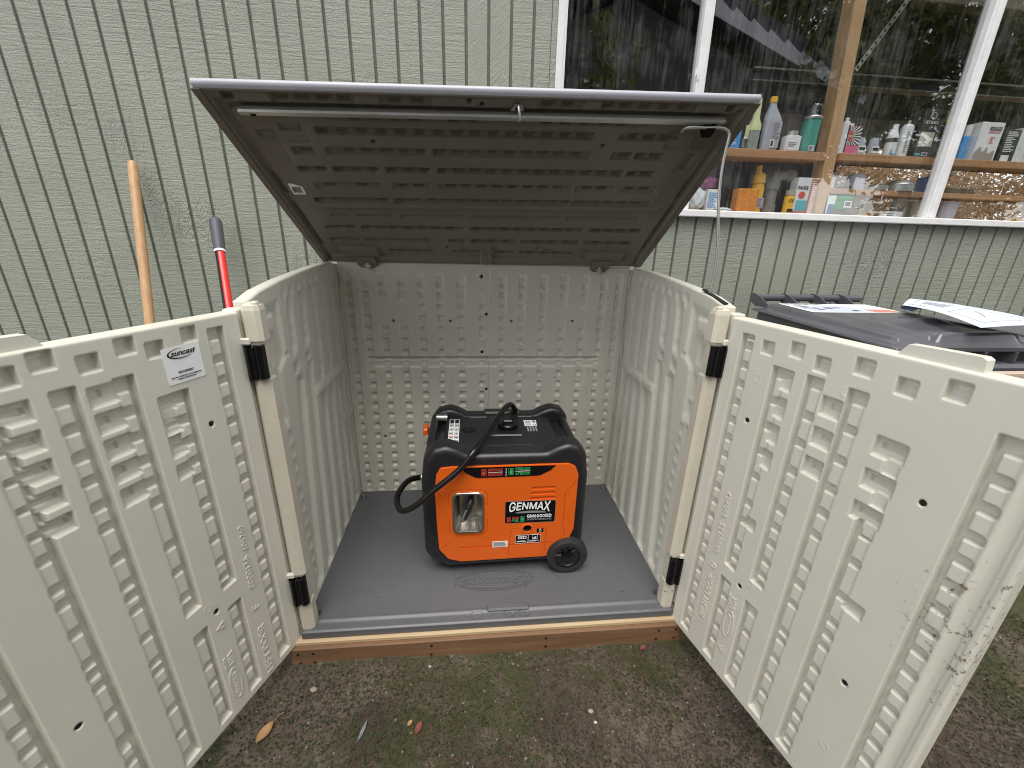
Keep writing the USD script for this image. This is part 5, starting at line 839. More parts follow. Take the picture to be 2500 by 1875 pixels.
deck('safety_sticker_print', [sbox(0.160, 0.400, 0.172, 0.420), sbox(0.158, 0.376, 0.170, 0.384)]+[sbox(0.131, 0.378+0.007*k, 0.153, 0.3805+0.007*k) for k in range(6)], M_gink, 0.4670)
deck('safety_sticker_print', [sbox(0.133+0.010*k, 0.330, 0.139+0.010*k, 0.366) for k in range(4)], M_gink, 0.4662)
# wheel and foot
def wheel(cx, cy):
    Rm = trimesh.transformations.rotation_matrix(math.pi/2, [1, 0, 0])
    tp = [(0.046, -0.016), (0.062, -0.018), (0.069, -0.013), (0.071, -0.006), (0.071, 0.006), (0.069, 0.013), (0.062, 0.018), (0.046, 0.016)]
    tyre = lathe([(r_, z_) for r_, z_ in tp], [0, 0, 0], 48); lugs = [bx(-0.0015, 0.0015, 0.066, 0.0722, -0.014, 0.014).apply_transform(trimesh.transformations.rotation_matrix(2*math.pi*k/40, [0, 0, 1])) for k in range(40)]
    w = part(gen, 'wheel', cat(lathe([(0.047, -0.012), (0.047, 0.012), (0.043, 0.013), (0.040, 0.006), (0.022, 0.004), (0.022, -0.012)], [0, 0, 0], 40)).apply_transform(Rm).apply_translation([cx, cy, 0.0722]), M_black, 35)
    part(w, 'tyre', cat(tyre, *lugs).apply_transform(Rm).apply_translation([cx, cy, 0.0722]), M_rubber, 30)
    part(w, 'hub', lathe([(0, 0.017), (0.012, 0.017), (0.019, 0.013), (0.021, 0.003)], [0, 0, 0], 28).apply_transform(Rm).apply_translation([cx, cy, 0.0722]), M_blkgloss, 35)
    for k in range(5): part(w, 'spoke', bx(-0.006, 0.006, 0.019, 0.044, 0.004, 0.011, 0.002).apply_transform(trimesh.transformations.rotation_matrix(2*math.pi*k/5+0.3, [0, 0, 1])).apply_transform(Rm).apply_translation([cx, cy, 0.0722]), M_black)
wheel(0.263, GF-0.002); wheel(0.263, 0.515)
part(gen, 'foot', bx(-0.14, -0.10, GF+0.05, GF+0.08, 0.001, 0.06, 0.004), M_rubber); part(gen, 'foot', bx(-0.14, -0.10, 0.44, 0.47, 0.001, 0.06, 0.004), M_rubber)
part(gen, 'power_cable', tube(spline([(-0.22, 0.30, 0.304), (-0.248, 0.30, 0.306), (-0.282, 0.275, 0.315), (-0.304, 0.22, 0.319), (-0.312, 0.16, 0.313), (-0.292, 0.118, 0.302), (-0.254, 0.105, 0.321), (-0.197, 0.106, 0.371), (-0.142, 0.114, 0.413), (-0.098, 0.128, 0.449), (-0.068, 0.142, 0.484), (-0.037, 0.2, 0.500), (-0.003, 0.28, 0.508), (0.03, 0.35, 0.521), (0.059, 0.41, 0.528), (0.081, 0.445, 0.523), (0.098, 0.47, 0.492), (0.103, 0.485, 0.470)], 120), 0.0098, 14), M_cable, 60)
part(gen, 'cable_gland', tube([(-0.226, 0.30, 0.304), (-0.250, 0.30, 0.3065)], 0.0125, 14), M_zinc, 40)

# ================================================================== HANDLES LEANING ON THE WALL
h1a, h1d = np.array([-1.578, 1.238, 1.389]), np.array([0.1, -0.285, -0.652])
h1 = thing('wooden_tool_handle', 'long bare wooden tool handle leaning against the green wall', 'tool handle')
q = np.array([h1a+h1d*t_ for t_ in np.linspace(0, 2.28, 40)]); part(h1, 'shaft', tube(np.vstack([h1a-h1d*0.012, q]), np.r_[0.012, 0.0182, np.linspace(0.0195, 0.0175, 39)], 18), M_ash, 50)
part(h1, 'ferrule', tube([q[-4], q[-1]], 0.021, 18), M_zinc, 40)
h2a, h2d = np.array([-1.262, 1.215, 1.168]), np.array([0.108, -0.235, -0.384]); h2d = h2d/np.linalg.norm(h2d)
h2 = thing('red_tool_handle', 'red and black fibreglass tool handle with dark grey grip against the wall', 'tool handle')
part(h2, 'grip', tube([h2a+h2d*t_ for t_ in (0.0, 0.004, 0.014, 0.03, 0.10, 0.172)], [0.010, 0.019, 0.0245, 0.0262, 0.0255, 0.0235], 20), plain('slate_rubber', (0.065, 0.068, 0.080), 0.55), 60)
part(h2, 'collar', tube([h2a+h2d*0.170, h2a+h2d*0.180], 0.0240, 20), M_white, 40)
X2, Y2, Z2 = frame_of(h2d); L2 = 1.25
side = np.array([-1.0, -0.25, 0]); side -= h2d*(side@h2d); side /= np.linalg.norm(side); oth = np.cross(h2d, side)
def arc(a0, a1, r): return [np.cos(a_)*side*r+np.sin(a_)*oth*r for a_ in np.linspace(a0, a1, 16)]
def half(a0, a1, r):
    rg = [np.array([h2a+h2d*t_+p_ for p_ in arc(a0, a1, r)]) for t_ in (0.178, 0.7, L2)]; return ring_loft(rg, True, True)
part(h2, 'shaft', tube([h2a+h2d*0.178, h2a+h2d*0.7, h2a+h2d*L2], 0.0195, 20), plain('red_fibreglass', (0.66, 0.03, 0.025), 0.3), 60)
part(h2, 'black_stripe', half(-1.25, 1.25, 0.0203), M_blkgloss, 60)

# ================================================================== GREY CARTS BESIDE THE SHED
def cart(label, dx, dz=0.0, hinge=True):
    t = thing('grey_cart', label, 'waste cart', 'grey waste carts by the wall', (dx, 0, dz))
    x0, x1, y0, y1 = 1.395, 2.055, 0.25, 1.045
    def sec(z, k): return np.array([[x0+0.03+k, y0+0.05+k, z], [x1-0.03-k, y0+0.05+k, z], [x1-0.03-k, y1-0.05-k*0.5, z], [x0+0.03+k, y1-0.05-k*0.5, z]])
    part(t, 'bin_body', ring_loft([sec(-0.10, 0.07), sec(0.70, 0.01), sec(0.70, -0.018), sec(0.79, -0.018)], True, True), M_cart)
    for k in range(5): part(t, 'rim_rib', bx(x0+0.10+k*0.125, x0+0.106+k*0.125, y0-0.006, y0+0.035, 0.742, 0.785, 0.001), M_cart)
    part(t, 'front_band', bx(x0+0.03, x1-0.03, y0-0.02, y0+0.045, 0.700, 0.742, 0.012), M_cart)
    # lid: a relief sheet with rim, raised top and a high front crown
    R = Relief(x1-x0, y1-y0, 0.006, t0=y0, s0=x0); S, T = np.meshgrid(R.s, R.t); W_, H_ = x1-x0, y1-y0
    d_ = np.minimum(np.minimum(S-x0, x1-S), np.minimum(T-y0, y1-T))
    ss = lambda v_, a_, b_: np.clip((v_-a_)/(b_-a_), 0, 1)**2*(3-2*np.clip((v_-a_)/(b_-a_), 0, 1))
    R.h = 0.000+0.006*ss(d_, 0.006, 0.014)-0.004*ss(d_, 0.018, 0.026)+0.032*ss(d_, 0.028, 0.062)
    crown = ss(S, x0+0.085, x0+0.135)*ss(x1-S, 0.085, 0.135)*ss(y1-T, 0.30, 0.36)
    R.h = R.h+0.010*crown
    cr2 = ss(S, x0+0.14, x0+0.19)*ss(x1-S, 0.14, 0.19)*ss(y1-T, 0.44, 0.50)*ss(T, y0+0.008, y0+0.02)
    R.h = np.maximum(R.h, (0.052-0.020*ss(0.33-np.abs(S-(x0+x1)/2), 0.0, 0.33)*0)*cr2)
    dish_ = ss(0.20-np.hypot((S-(x0+x1)/2)*0.8, (T-(y0+0.17))*1.3), 0.0, 0.10); R.h -= 0.014*dish_*cr2
    R.build(t, 'lid', lambda s, t_, h: np.stack([s, t_, 0.796+h+0.010*np.clip((t_-0.3)/0.7, 0, 1)], -1), M_cart, 0.010, sigma=1.2, edge=0.008)
    l_ = t+'/lid'
    if not hinge: return t
    part(l_, 'hinge_tube', tube([[1.42, 1.082, 0.855], [2.03, 1.082, 0.855]], 0.0185, 18, False), M_cart, 50); part(l_, 'tube_bore', tube([[1.4195, 1.082, 0.855], [1.50, 1.082, 0.855]], 0.0110, 14), M_hole)
    for x in (1.415, 1.585, 1.75, 1.90):
        po = Polygon([(1.106, 0.855), (1.098, 0.874), (1.080, 0.879), (1.03, 0.868), (0.965, 0.838), (0.96, 0.820), (1.05, 0.815), (1.10, 0.835)])
        m = ex(po, 0.007); v = m.vertices.copy(); m.vertices = np.c_[x+v[:, 2], v[:, 0], v[:, 1]]; part(l_, 'hinge_gusset', m, M_cart)
    return t
ct = cart('grey lidded waste cart beside the shed with a printed label on its lid', 0.0)
def laid(name, pts, m, dz=0.0008):
    V = np.array([[x, y, 0.796+0.0345+0.010*min(max((y-0.3)/0.7, 0), 1)+dz+0.0005] for x, y in pts]); part(ct+'/lid', name, (V, np.array([[0, 1, 2], [0, 2, 3]])), m)
laid('lid_label', [(1.475, 0.735), (1.955, 0.735), (1.955, 0.965), (1.475, 0.965)], M_white)
laid('lid_label_red', [(1.80, 0.745), (1.93, 0.745), (1.93, 0.82), (1.80, 0.82)], C_sal, 0.0014)
laid('lid_label_panel', [(1.50, 0.750), (1.79, 0.750), (1.79, 0.915), (1.50, 0.915)], col('pale_blue_print', (0.50, 0.54, 0.66), 0.5), 0.0012)
tx = fit_text('COMPOST', 0.17, 0.020); tx.apply_translation([1.53, 0.935, 0.8412]); part(ct+'/lid', 'lid_label_lettering', tx, M_ink); part(ct+'/lid', 'lid_label_mark', ex(Point(1.508, 0.944).buffer(0.010), 0.0006).apply_translation([0, 0, 0.8412]), col('maroon_print', (0.18, 0.03, 0.05), 0.5))
q = random.Random(11); part(ct+'/lid', 'lid_label_pictures', cat(*[ex(affinity.scale(Point(q.uniform(1.52, 1.78), q.uniform(0.765, 0.90)).buffer(0.012), 1.6, q.uniform(0.5, 1)), 0.0005).apply_translation([0, 0, 0.8416]) for _ in range(9)]), M_gink)
cart('second grey waste cart behind the folded paper, at the right edge', 0.76, -0.05, False)
# paper sheet: a doubled sheet curling up at the far end
sheet = thing('folded_paper', 'folded white instruction sheet lying on the grey cart lid', 'paper')
A0, A1, B0, B1 = np.array([1.86, 0.690]), np.array([2.135, 0.905]), np.array([1.655, 0.225]), np.array([2.04, 0.27])
def pz(f): return 0.880+0.012*math.sin(f*3.1)-0.006*f
nU, nV = 22, 10; top_ = []; V = []
for i in range(nU):
    f = i/(nU-1)
    for j in range(nV):
        g_2 = j/(nV-1); e0 = A0+(B0-A0)*f; e1 = A1+(B1-A1)*f; p2 = e0+(e1-e0)*g_2; V.append([p2[0], p2[1], pz(f)+0.006*math.sin(g_2*3.1)+0.004*meshkit.noise(np.array([f*4, g_2*3, 0.5]))-(0.006 if False else 0)])
fold = []
for k in range(7):
    a_ = math.pi/2+k/6*math.pi
    for j in range(nV):
        g_2 = j/(nV-1); p2 = A0+(A1-A0)*g_2; dd = (A0-B0)/np.linalg.norm(A0-B0); fold.append([p2[0]-dd[0]*0.010*math.cos(a_)*1.0, p2[1]-dd[1]*0.010*math.cos(a_), pz(0)+0.006*math.sin(g_2*3.1)-0.010+0.010*math.sin(a_)])
low_ = []
for i in range(nU):
    f = i/(nU-1)*0.16
    for j in range(nV):
        g_2 = j/(nV-1); e0 = A0+(B0-A0)*f; e1 = A1+(B1-A1)*f; p2 = e0+(e1-e0)*g_2; low_.append([p2[0], p2[1], max(pz(0)-0.020-0.02*f, 0.863)])
G_ = np.array(V[::-1] if False else V)
rowsV = [G_.reshape(nU, nV, 3)[i] for i in range(nU-1, -1, -1)]+[np.array(fold).reshape(7, nV, 3)[k] for k in range(1, 6)]+[np.array(low_).reshape(nU, nV, 3)[i] for i in range(nU)]
rows = np.array(rowsV); nr = len(rows); ii = np.arange(nr*nV).reshape(nr, nV)
part(sheet, 'sheet', (rows.reshape(-1, 3), np.vstack([np.c_[ii[:-1, :-1].ravel(), ii[:-1, 1:].ravel(), ii[1:, 1:].ravel()], np.c_[ii[:-1, :-1].ravel(), ii[1:, 1:].ravel(), ii[1:, :-1].ravel()]])), M_paper, True)
def on_sheet(f, g_2):
    e0 = A0+(B0-A0)*f; e1 = A1+(B1-A1)*f; p2 = e0+(e1-e0)*g_2; return np.array([p2[0], p2[1], pz(f)+0.006*math.sin(g_2*3.1)+0.004*meshkit.noise(np.array([f*4, g_2*3, 0.5]))+0.0012])
q = random.Random(3); pr_ = []
def stroke(f0, g0, f1, g1, w=0.0012, n=6):
    P = np.array([on_sheet(f0+(f1-f0)*k/n, g0+(g1-g0)*k/n) for k in range(n+1)]); dr = P[-1]-P[0]; sd = np.cross(dr, [0, 0, 1]); sd = sd/np.linalg.norm(sd)*w
    Vv = np.vstack([P-sd, P+sd]); k = n+1; pr_.append(trimesh.Trimesh(Vv, np.array([[j, j+1, k+j+1] for j in range(n)]+[[j, k+j+1, k+j] for j in range(n)]), process=False))
for k in range(5): stroke(0.06+0.05*k, 0.12, 0.075+0.05*k, 0.16, 0.004, 2)
for k in range(12): stroke(0.20+0.02*k, 0.30, 0.20+0.02*k, 0.30+q.uniform(0.25, 0.5))
for a_, b_, c_, d_ in ((0.10, 0.35, 0.42, 0.35), (0.10, 0.85, 0.45, 0.85), (0.10, 0.35, 0.10, 0.85), (0.55, 0.15, 0.9, 0.15), (0.55, 0.15, 0.55, 0.7), (0.9, 0.15, 0.9, 0.7), (0.55, 0.7, 0.9, 0.7), (0.6, 0.3, 0.85, 0.55), (0.62, 0.55, 0.80, 0.35), (0.45, 0.5, 0.52, 0.9)): stroke(a_, b_, c_, d_)
for k in range(6): stroke(0.60+0.04*k, 0.74, 0.60+0.04*k, 0.74+q.uniform(0.1, 0.2))
part(sheet, 'print', cat(*pr_), M_gink)
wd = thing('weathered_board', 'sun bleached wooden boards standing in front of the grey cart', 'board')
for i, (z0, z1) in enumerate(((-0.11, 0.20), (0.203, 0.50), (0.503, 0.690), (0.693, 0.735))): part(wd, 'plank', bx(1.42, 2.75, 0.155, 0.185, z0, z1, 0.002), M_oldwood)

# ================================================================== LITTER ON THE GROUND
def scatter(n, x0, x1, y0, y1, dens=None, seed=1):
    r = np.random.default_rng(seed); P = np.c_[r.uniform(x0, x1, n*3), r.uniform(y0, y1, n*3)]
    if dens is not None: P = P[dens(P) > r.uniform(0, 1, len(P))]
    P = P[(P[:, 1] < -0.068) | (P[:, 0] > 0.66) | (P[:, 0] < -0.66)][:n]
    return P, r
def stuff(name, V, F, m, label, category):
    p = raw('/World', name, V, F, None, m); setd(stage.GetPrimAtPath(p), label=label, category=category, kind='stuff')
def fb(P, f, s): return meshkit.fbm(np.c_[P*f, np.zeros(len(P))], 4, s)
REG = (-0.95, 1.9, -0.62, 0.35)
def sticks(P, r, l0, l1, w0, w1):
    n = len(P); a_ = r.uniform(0, 2*np.pi, n); l = r.uniform(l0, l1, n)/2; w = r.uniform(w0, w1, n); z = ground_z(P[:, 0], P[:, 1]); ti = r.uniform(-0.25, 0.25, n)
    d_ = np.c_[np.cos(a_)*np.cos(ti), np.sin(a_)*np.cos(ti), np.sin(ti)]; c_ = np.c_[P, z+0.0015+np.abs(np.sin(ti))*l*0.7]; s2 = np.c_[-np.sin(a_), np.cos(a_), np.zeros(n)]*w[:, None]; u_ = np.array([0, 0, 1.0])*w[:, None]*1.2
    A_, B_ = c_-d_*l[:, None], c_+d_*l[:, None]; V = np.stack([A_-s2, A_+s2, A_+u_, B_-s2*0.5, B_+s2*0.5, B_+u_*0.5], 1).reshape(-1, 3)
    T_ = np.array([[0, 3, 5], [0, 5, 2], [1, 2, 5], [1, 5, 4]]); return V, (T_[None]+(np.arange(n)*6)[:, None, None]).reshape(-1, 3)
def flakes(P, r, s0, s1, up_=0.35, lift=0.003, asp=0.55):
    n = len(P); a_ = r.uniform(0, 2*np.pi, n); l = r.uniform(s0, s1, n); z = ground_z(P[:, 0], P[:, 1])+lift*r.uniform(0.3, 1.3, n)
    d_ = np.c_[np.cos(a_), np.sin(a_), r.normal(0, up_, n)]; s2 = np.c_[-np.sin(a_), np.cos(a_), r.normal(0, up_, n)]; c_ = np.c_[P, z]; h_ = np.array([0, 0, 1.0])*(l*0.18)[:, None]
    V = np.stack([c_-d_*l[:, None]/2, c_+s2*(l*asp/2)[:, None]+h_, c_+d_*l[:, None]/2, c_-s2*(l*asp/2)[:, None]+h_], 1).reshape(-1, 3)
    T_ = np.array([[0, 2, 1], [0, 3, 2]]); return V, (T_[None]+(np.arange(n)*4)[:, None, None]).reshape(-1, 3)
P, r = scatter(9000, *REG, dens=lambda P: np.clip(fb(P, 3.0, 21)*2.6-0.85, 0.05, 1), seed=2)
stuff('pine_needles', *sticks(P, r, 0.008, 0.038, 0.0004, 0.0008), leafm('dry_needle', (0.07, 0.04, 0.022), (0.24, 0.16, 0.095), 0.7, 0.0), 'dry needles and bark shreds strewn over the soil', 'litter')
P, r = scatter(6500, *REG, dens=lambda P: np.clip(fb(P, 3.4, 33)*2.8-1.0, 0.04, 1), seed=3)
stuff('leaf_litter', *flakes(P, r, 0.004, 0.011, 0.35, 0.003, 0.7), leafm('dead_leaf_bits', (0.035, 0.022, 0.014), (0.13, 0.083, 0.052), 0.8, 0.0), 'brown crumbs of bark and dead leaf covering the soil', 'litter')
P, r = scatter(3000, *REG, dens=lambda P: np.clip((fb(P, 2.6, 47)-0.56)*7, 0.01, 1)*np.where(P[:, 0] > 1.25, 1.6, 0.7), seed=4)
stuff('red_leaf_bits', *flakes(P, r, 0.003, 0.010, 0.3, 0.004, 0.5), leafm('red_leaf_bits', (0.10, 0.028, 0.018), (0.24, 0.08, 0.052), 0.7, 0.1), 'drifts of reddish leaf bits and bud scales on the soil', 'litter')
P, r = scatter(16000, *REG, dens=lambda P: np.clip((fb(P, 2.4, 55)-0.46)*5-np.clip((P[:, 1]+0.22)*6, 0, 3)*(P[:, 0] < 0.6), 0.0, 1), seed=5)
stuff('ground_moss', *flakes(P, r, 0.003, 0.0085, 0.5, 0.004, 0.9), leafm('moss_and_clover', (0.025, 0.036, 0.011), (0.095, 0.115, 0.036), 0.7, 0.15), 'low green moss and clover creeping over the soil', 'moss')
P, r = scatter(900, *REG, seed=6); ico = trimesh.creation.icosphere(1); sc = r.uniform(0.0010, 0.0038, len(P))*np.where(r.uniform(0, 1, len(P)) > 0.97, 1.7, 1); zz = ground_z(P[:, 0], P[:, 1])
Vp = (ico.vertices[None]*np.stack([sc*r.uniform(0.8, 1.4, len(P)), sc, sc*0.7], -1)[:, None]+np.c_[P, zz+sc*0.3][:, None]).reshape(-1, 3)
stuff('pebbles', Vp, (ico.faces[None]+(np.arange(len(P))*len(ico.vertices))[:, None, None]).reshape(-1, 3), leafm('pebble_stone', (0.15, 0.13, 0.11), (0.36, 0.33, 0.28), 0.75, 0.0), 'tiny pebbles and soil crumbs on the bare ground', 'pebbles')
def leaf_mesh(c, l, w, ang, curl=0.25, n=9, tilt=0.0):
    V = []; F = []
    for i in range(n):
        f = i/(n-1); x = (f-0.5)*l; hw = w/2*math.sin(math.pi*min(1, f*0.93+0.05))**0.8
        for j, s2 in enumerate((-1, -0.5, 0, 0.5, 1)): V.append([x, s2*hw, curl*w*s2*s2*0.5+0.12*l*(f-0.5)**2])
    for i in range(n-1):
        for j in range(4): a_ = i*5+j; F += [[a_, a_+5, a_+6], [a_, a_+6, a_+1]]
    m = trimesh.Trimesh(np.array(V), np.array(F), process=False); m.apply_transform(trimesh.transformations.euler_matrix(tilt, 0, ang)); m.apply_translation([c[0], c[1], float(ground_z(np.array(c[0]), np.array(c[1])))+c[2]]); return m
M_tan = leafm('tan_dead_leaf', (0.36, 0.21, 0.09), (0.36, 0.21, 0.09), 0.55, 0.15); M_rust = leafm('rust_dead_leaf', (0.19, 0.055, 0.04), (0.19, 0.055, 0.04), 0.55, 0.15)
t = thing('dead_leaf', 'large curled tan leaf on the moss near the left door', 'leaf'); part(t, 'blade', leaf_mesh((-0.612, -0.240, 0.006), 0.052, 0.026, 1.15, 0.5), M_tan, True)
part(t, 'stalk', tube([[-0.600, -0.215, float(ground_z(np.array(-0.6), np.array(-0.215)))+0.010], [-0.592, -0.203, float(ground_z(np.array(-0.59), np.array(-0.20)))+0.012], [-0.580, -0.197, float(ground_z(np.array(-0.58), np.array(-0.197)))+0.014]], 0.0010, 6), M_tan)
single('dead_leaf', leaf_mesh((0.476, -0.082, 0.004), 0.026, 0.013, 0.5, 0.4), M_rust, 'pinkish red leaf by the right end of the brown plank', 'leaf', smooth=True)
single('dead_leaf', leaf_mesh((-0.215, -0.262, 0.005), 0.034, 0.016, 1.2, 0.4), M_rust, 'dark red folded leaf in the middle of the bare soil', 'leaf', smooth=True)
single('dead_leaf', leaf_mesh((-0.240, -0.245, 0.005), 0.018, 0.011, 1.0, 0.3), M_tan, 'small oval tan leaf beside the dark red leaf', 'leaf', smooth=True)
single('dead_leaf', leaf_mesh((1.72, -0.02, 0.006), 0.05, 0.012, 1.7, 0.3), leafm('pale_leaf', (0.52, 0.46, 0.30), (0.52, 0.46, 0.30), 0.5, 0.15), 'narrow pale leaf on the red litter right of the right door', 'leaf', smooth=True)
single('dead_leaf', leaf_mesh((0.115, 0.100, 0.1175), 0.014, 0.006, 0.3, 0.4), M_rust, 'tiny red leaf on the grey shed floor by the wheel', 'leaf', smooth=True)
fe = thing('feather', 'grey white feather lying on the soil left of centre', 'feather'); part(fe, 'vane', leaf_mesh((-0.361, -0.256, 0.006), 0.048, 0.009, 1.30, 0.3), plain('grey_feather', (0.16, 0.18, 0.21), 0.6), True); g0 = float(ground_z(np.array(-0.361), np.array(-0.256)))+0.008; part(fe, 'quill', tube([[-0.361-0.030*math.cos(1.3), -0.256-0.030*math.sin(1.3), g0], [-0.361+0.026*math.cos(1.3), -0.256+0.026*math.sin(1.3), g0+0.002]], 0.0005, 6), M_gink)
for x, y, s2, tn, lb_ in ((-0.526, -0.135, 0.009, (0.26, 0.21, 0.16), 'tan pebble on the bare soil left of centre'), (0.257, -0.252, 0.007, (0.28, 0.26, 0.21), 'oval pale pebble on the soil right of centre'), (0.262, -0.281, 0.0045, (0.45, 0.43, 0.36), 'little cream pebble just in front of the oval one'), (-0.20, -0.095, 0.005, (0.30, 0.28, 0.25), 'small pale pebble close to the brown plank')):
    m = trimesh.creation.icosphere(2); m.vertices = m.vertices*[1.1*s2, s2*0.85, s2*0.6]*(1+0.25*(meshkit.noise(m.vertices*1.7+x*9, 2)-0.5)[:, None]); m.apply_translation([x, y, float(ground_z(np.array(x), np.array(y)))+s2*0.35])
    single('pebble', m, plain('pebble_'+('abcd'[int((x+1)*7) % 4])+str(int(s2*1000)), tn, 0.7), lb_, 'pebble', smooth=True)
for k, (x, y, a_, l) in enumerate(((-0.03, -0.115, 0.5, 0.11), (0.0, -0.125, -0.6, 0.10))):
    P3 = [[x+math.cos(a_)*l*f, y+math.sin(a_)*l*f, float(ground_z(np.array(x+math.cos(a_)*l*f), np.array(y+math.sin(a_)*l*f)))+0.005] for f in np.linspace(-0.5, 0.5, 6)]
    single('twig', tube(P3, 0.0014, 6), plain('twig_bark%s' % 'ab'[k], (0.09, 0.06, 0.04), 0.8), ('longer' if k == 0 else 'shorter')+' thin dark twig lying crosswise on the soil before the plank', 'twig')
P, r = scatter(140, -0.50, 0.50, -0.02, 0.65, seed=9)
r = np.random.default_rng(9); P = np.c_[r.uniform(-0.52, 0.52, 90), r.uniform(0.0, 0.30, 90)]
n = len(P); a_ = r.uniform(0, 6.28, n); l = r.uniform(0.002, 0.0055, n); d_ = np.c_[np.cos(a_), np.sin(a_), 0*a_]*l[:, None]; s2 = np.c_[-np.sin(a_), np.cos(a_), 0*a_]*(l*0.35)[:, None]; c_ = np.c_[P, np.full(n, 0.0013)]
V = np.stack([c_-d_, c_+s2+[0, 0, .001], c_+d_, c_-s2+[0, 0, .0007]], 1).reshape(-1, 3); stuff('floor_crumbs', V, (np.array([[0, 2, 1], [0, 3, 2]])[None]+(np.arange(n)*4)[:, None, None]).reshape(-1, 3), plain('dark_crumbs', (0.06, 0.045, 0.035), 0.8), 'specks of bark and leaf blown onto the grey shed floor', 'litter')

# ================================================================== WHAT STANDS AROUND: seen through the garden room and mirrored in the panes
def leaf_cloud(n, c, rad, s0, s1, seed, clumps=26):
    r = np.random.default_rng(seed); C_ = r.normal(0, 0.55, (clumps, 3)); k = r.integers(0, clumps, n); P = C_[k]+r.normal(0, 0.17, (n, 3)); P = P*np.asarray(rad)+np.asarray(c)
    q = r.normal(0, 1, (n, 3)); q /= np.linalg.norm(q, axis=1, keepdims=True); o = r.normal(0, 1, (n, 3)); o -= q*np.sum(o*q, 1)[:, None]; o /= np.linalg.norm(o, axis=1, keepdims=True); l = r.uniform(s0, s1, n)[:, None]; nn = np.cross(q, o)
    V = np.stack([P-q*l/2, P+o*l*0.24+nn*l*0.08, P+q*l/2, P-o*l*0.24+nn*l*0.08], 1).reshape(-1, 3); return V, (np.array([[0, 2, 1], [0, 3, 2]])[None]+(np.arange(n)*4)[:, None, None]).reshape(-1, 3)
def tree(name, label, base_, h, crowns, m, seed, trunk_r=0.12):
    t = thing(name, label, 'tree'); part(t, 'trunk', tube(spline([[*base_, -0.15], [base_[0]+0.05, base_[1], h*0.35], [base_[0]-0.08, base_[1]+0.05, h*0.7], [base_[0], base_[1], h]], 16), np.linspace(trunk_r, trunk_r*0.35, 16), 10), wood_bark, True)
    Vs, Fs, o = [], [], 0
    for i, (c, rad, n, s0, s1) in enumerate(crowns):
        V, F = leaf_cloud(n, c, rad, s0, s1, seed+i); Vs.append(V); Fs.append(F+o); o += len(V)
        for k in range(3): pass
    raw(t, 'crown', np.vstack(Vs), np.vstack(Fs), None, m)
wood_bark = grainy('tree_bark', (0.10, 0.085, 0.065), (0.20, 0.175, 0.14), 0.85, 14, (1, 1, 0.3), bump=0.8, dist=0.01)
autumn = leafm('autumn_leaf', (0.36, 0.22, 0.12), (0.74, 0.70, 0.36), 0.45, 0.45); olive = leafm('olive_leaf', (0.16, 0.19, 0.04), (0.40, 0.42, 0.14), 0.25, 0.35)
tree('autumn_maple', 'yellow and orange leaved tree glimpsed below the shelf through the garden room', (4.2, 5.0), 3.0, [((3.6, 4.0, 1.6), (1.0, 0.5, 0.7), 7000, 0.03, 0.08), ((5.0, 4.2, 1.5), (1.1, 0.5, 0.8), 7000, 0.03, 0.08), ((6.2, 4.6, 1.6), (1.0, 0.5, 0.8), 6000, 0.03, 0.08), ((7.8, 4.8, 1.5), (1.2, 0.5, 0.9), 6000, 0.04, 0.09), ((6.6, 5.4, 1.3), (2.4, 0.4, 0.6), 6000, 0.04, 0.09), ((4.8, 5.4, 2.2), (2.2, 0.4, 0.7), 5000, 0.04, 0.09)], autumn, 60, 0.07)
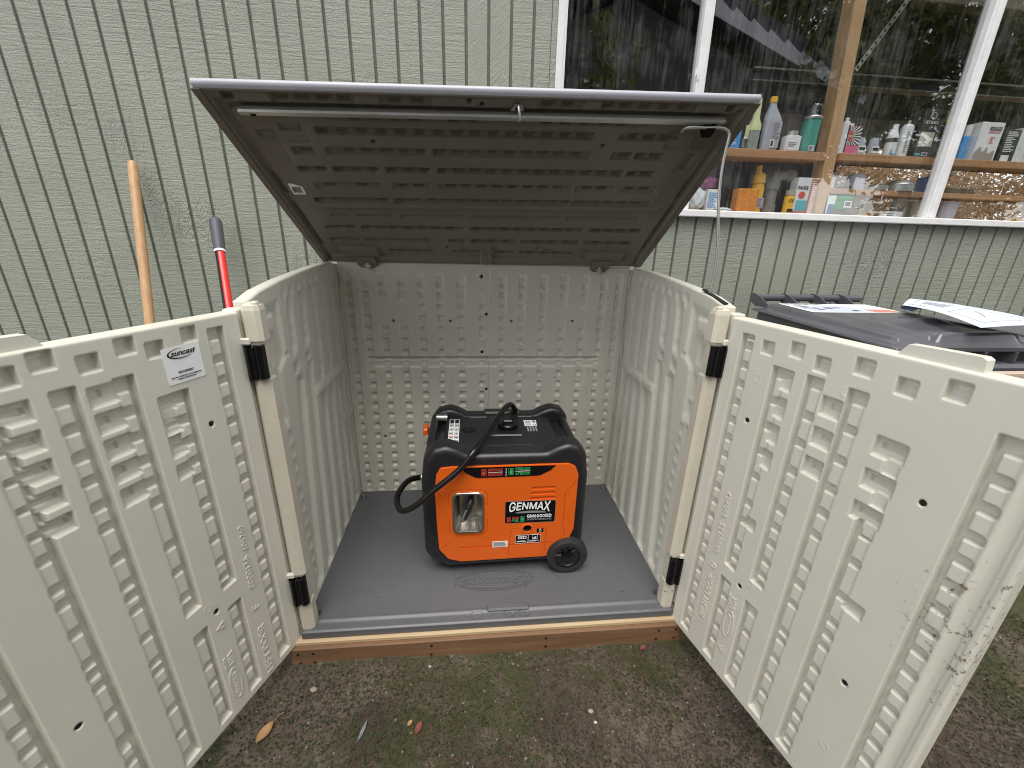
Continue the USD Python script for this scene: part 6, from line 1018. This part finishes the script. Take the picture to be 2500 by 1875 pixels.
tree('broadleaf_tree', 'olive leaved broad tree mirrored in the upper window pane', (6.8, -7.4), 6.5, [((12.6, -7.0, 4.8), (2.0, 1.0, 1.6), 4200, 0.16, 0.34), ((12.0, -6.6, 2.6), (2.4, 0.9, 1.1), 3800, 0.14, 0.30), ((15.5, -7.2, 4.0), (2.0, 1.0, 2.2), 3800, 0.18, 0.36), ((6.75, -6.7, 5.0), (1.5, 1.0, 1.3), 4200, 0.16, 0.34), ((8.2, -6.9, 5.0), (1.6, 1.0, 1.4), 4200, 0.16, 0.34), ((10.2, -7.2, 5.2), (1.7, 1.0, 1.5), 3600, 0.16, 0.34), ((9.0, -6.6, 3.3), (2.2, 0.9, 0.8), 3200, 0.14, 0.30)], olive, 70, 0.22)
tree('garden_bamboo', 'thin leaved shrub mirrored at the left of the window', (2.3, -4.4), 4.0, [((2.2, -4.4, 3.6), (0.35, 0.3, 0.9), 260, 0.12, 0.30)], olive, 80, 0.02)
nh = thing('neighbour_house', 'dark gabled house mirrored in the window panes', 'house')
M_nwall = plain('dark_brown_siding', (0.075, 0.065, 0.058), 0.7); M_roof = grainy('dark_shingle', (0.045, 0.045, 0.050), (0.075, 0.075, 0.08), 0.8, 8, bump=0.5, dist=0.01); M_rake = plain('pale_grey_fascia', (0.62, 0.62, 0.66), 0.5)
wl = Polygon([(-3.0, -0.2), (7.6, -0.2), (7.6, 3.70), (3.0, 5.42), (-3.0, 3.2)]); m = ex(wl, 0.2); v = m.vertices.copy(); m.vertices = np.c_[v[:, 0], -6.2+v[:, 2], v[:, 1]]; m.invert(); part(nh, 'gable_wall', m, M_nwall)
for (ax, az, bx_, bz) in ((2.9, 5.73, 7.9, 3.90), (2.9, 5.73, -3.4, 3.35)):
    dd = np.array([bx_-ax, 0, bz-az]); Ld = np.linalg.norm(dd); dd /= Ld; nn = np.array([-dd[2], 0, dd[0]]); nn = nn if nn[2] > 0 else -nn
    def slab(y0, y1, h0, h1): return trimesh.convex.convex_hull(np.array([np.array([ax, y, az])+dd*s_2+nn*h for y in (y0, y1) for s_2 in (0, Ld) for h in (h0, h1)]))
    part(nh, 'roof', slab(-14, -5.55, 0.0, 0.34), M_roof); part(nh, 'rake_board', slab(-5.549, -5.52, -0.10, 0.09), M_rake)
    part(nh, 'rake_flashing', cat(*[trimesh.convex.convex_hull(np.array([np.array([ax, y, az])+dd*(k*0.40+o_)+nn*h for y in (-5.547, -5.53) for o_, h in ((0, 0.0905), (0.36, 0.0905), (0.02, 0.17))])) for k in range(int(Ld/0.40))]), M_rake)
    part(nh, 'soffit', slab(-6.2, -5.552, -0.06, -0.002), M_nwall)
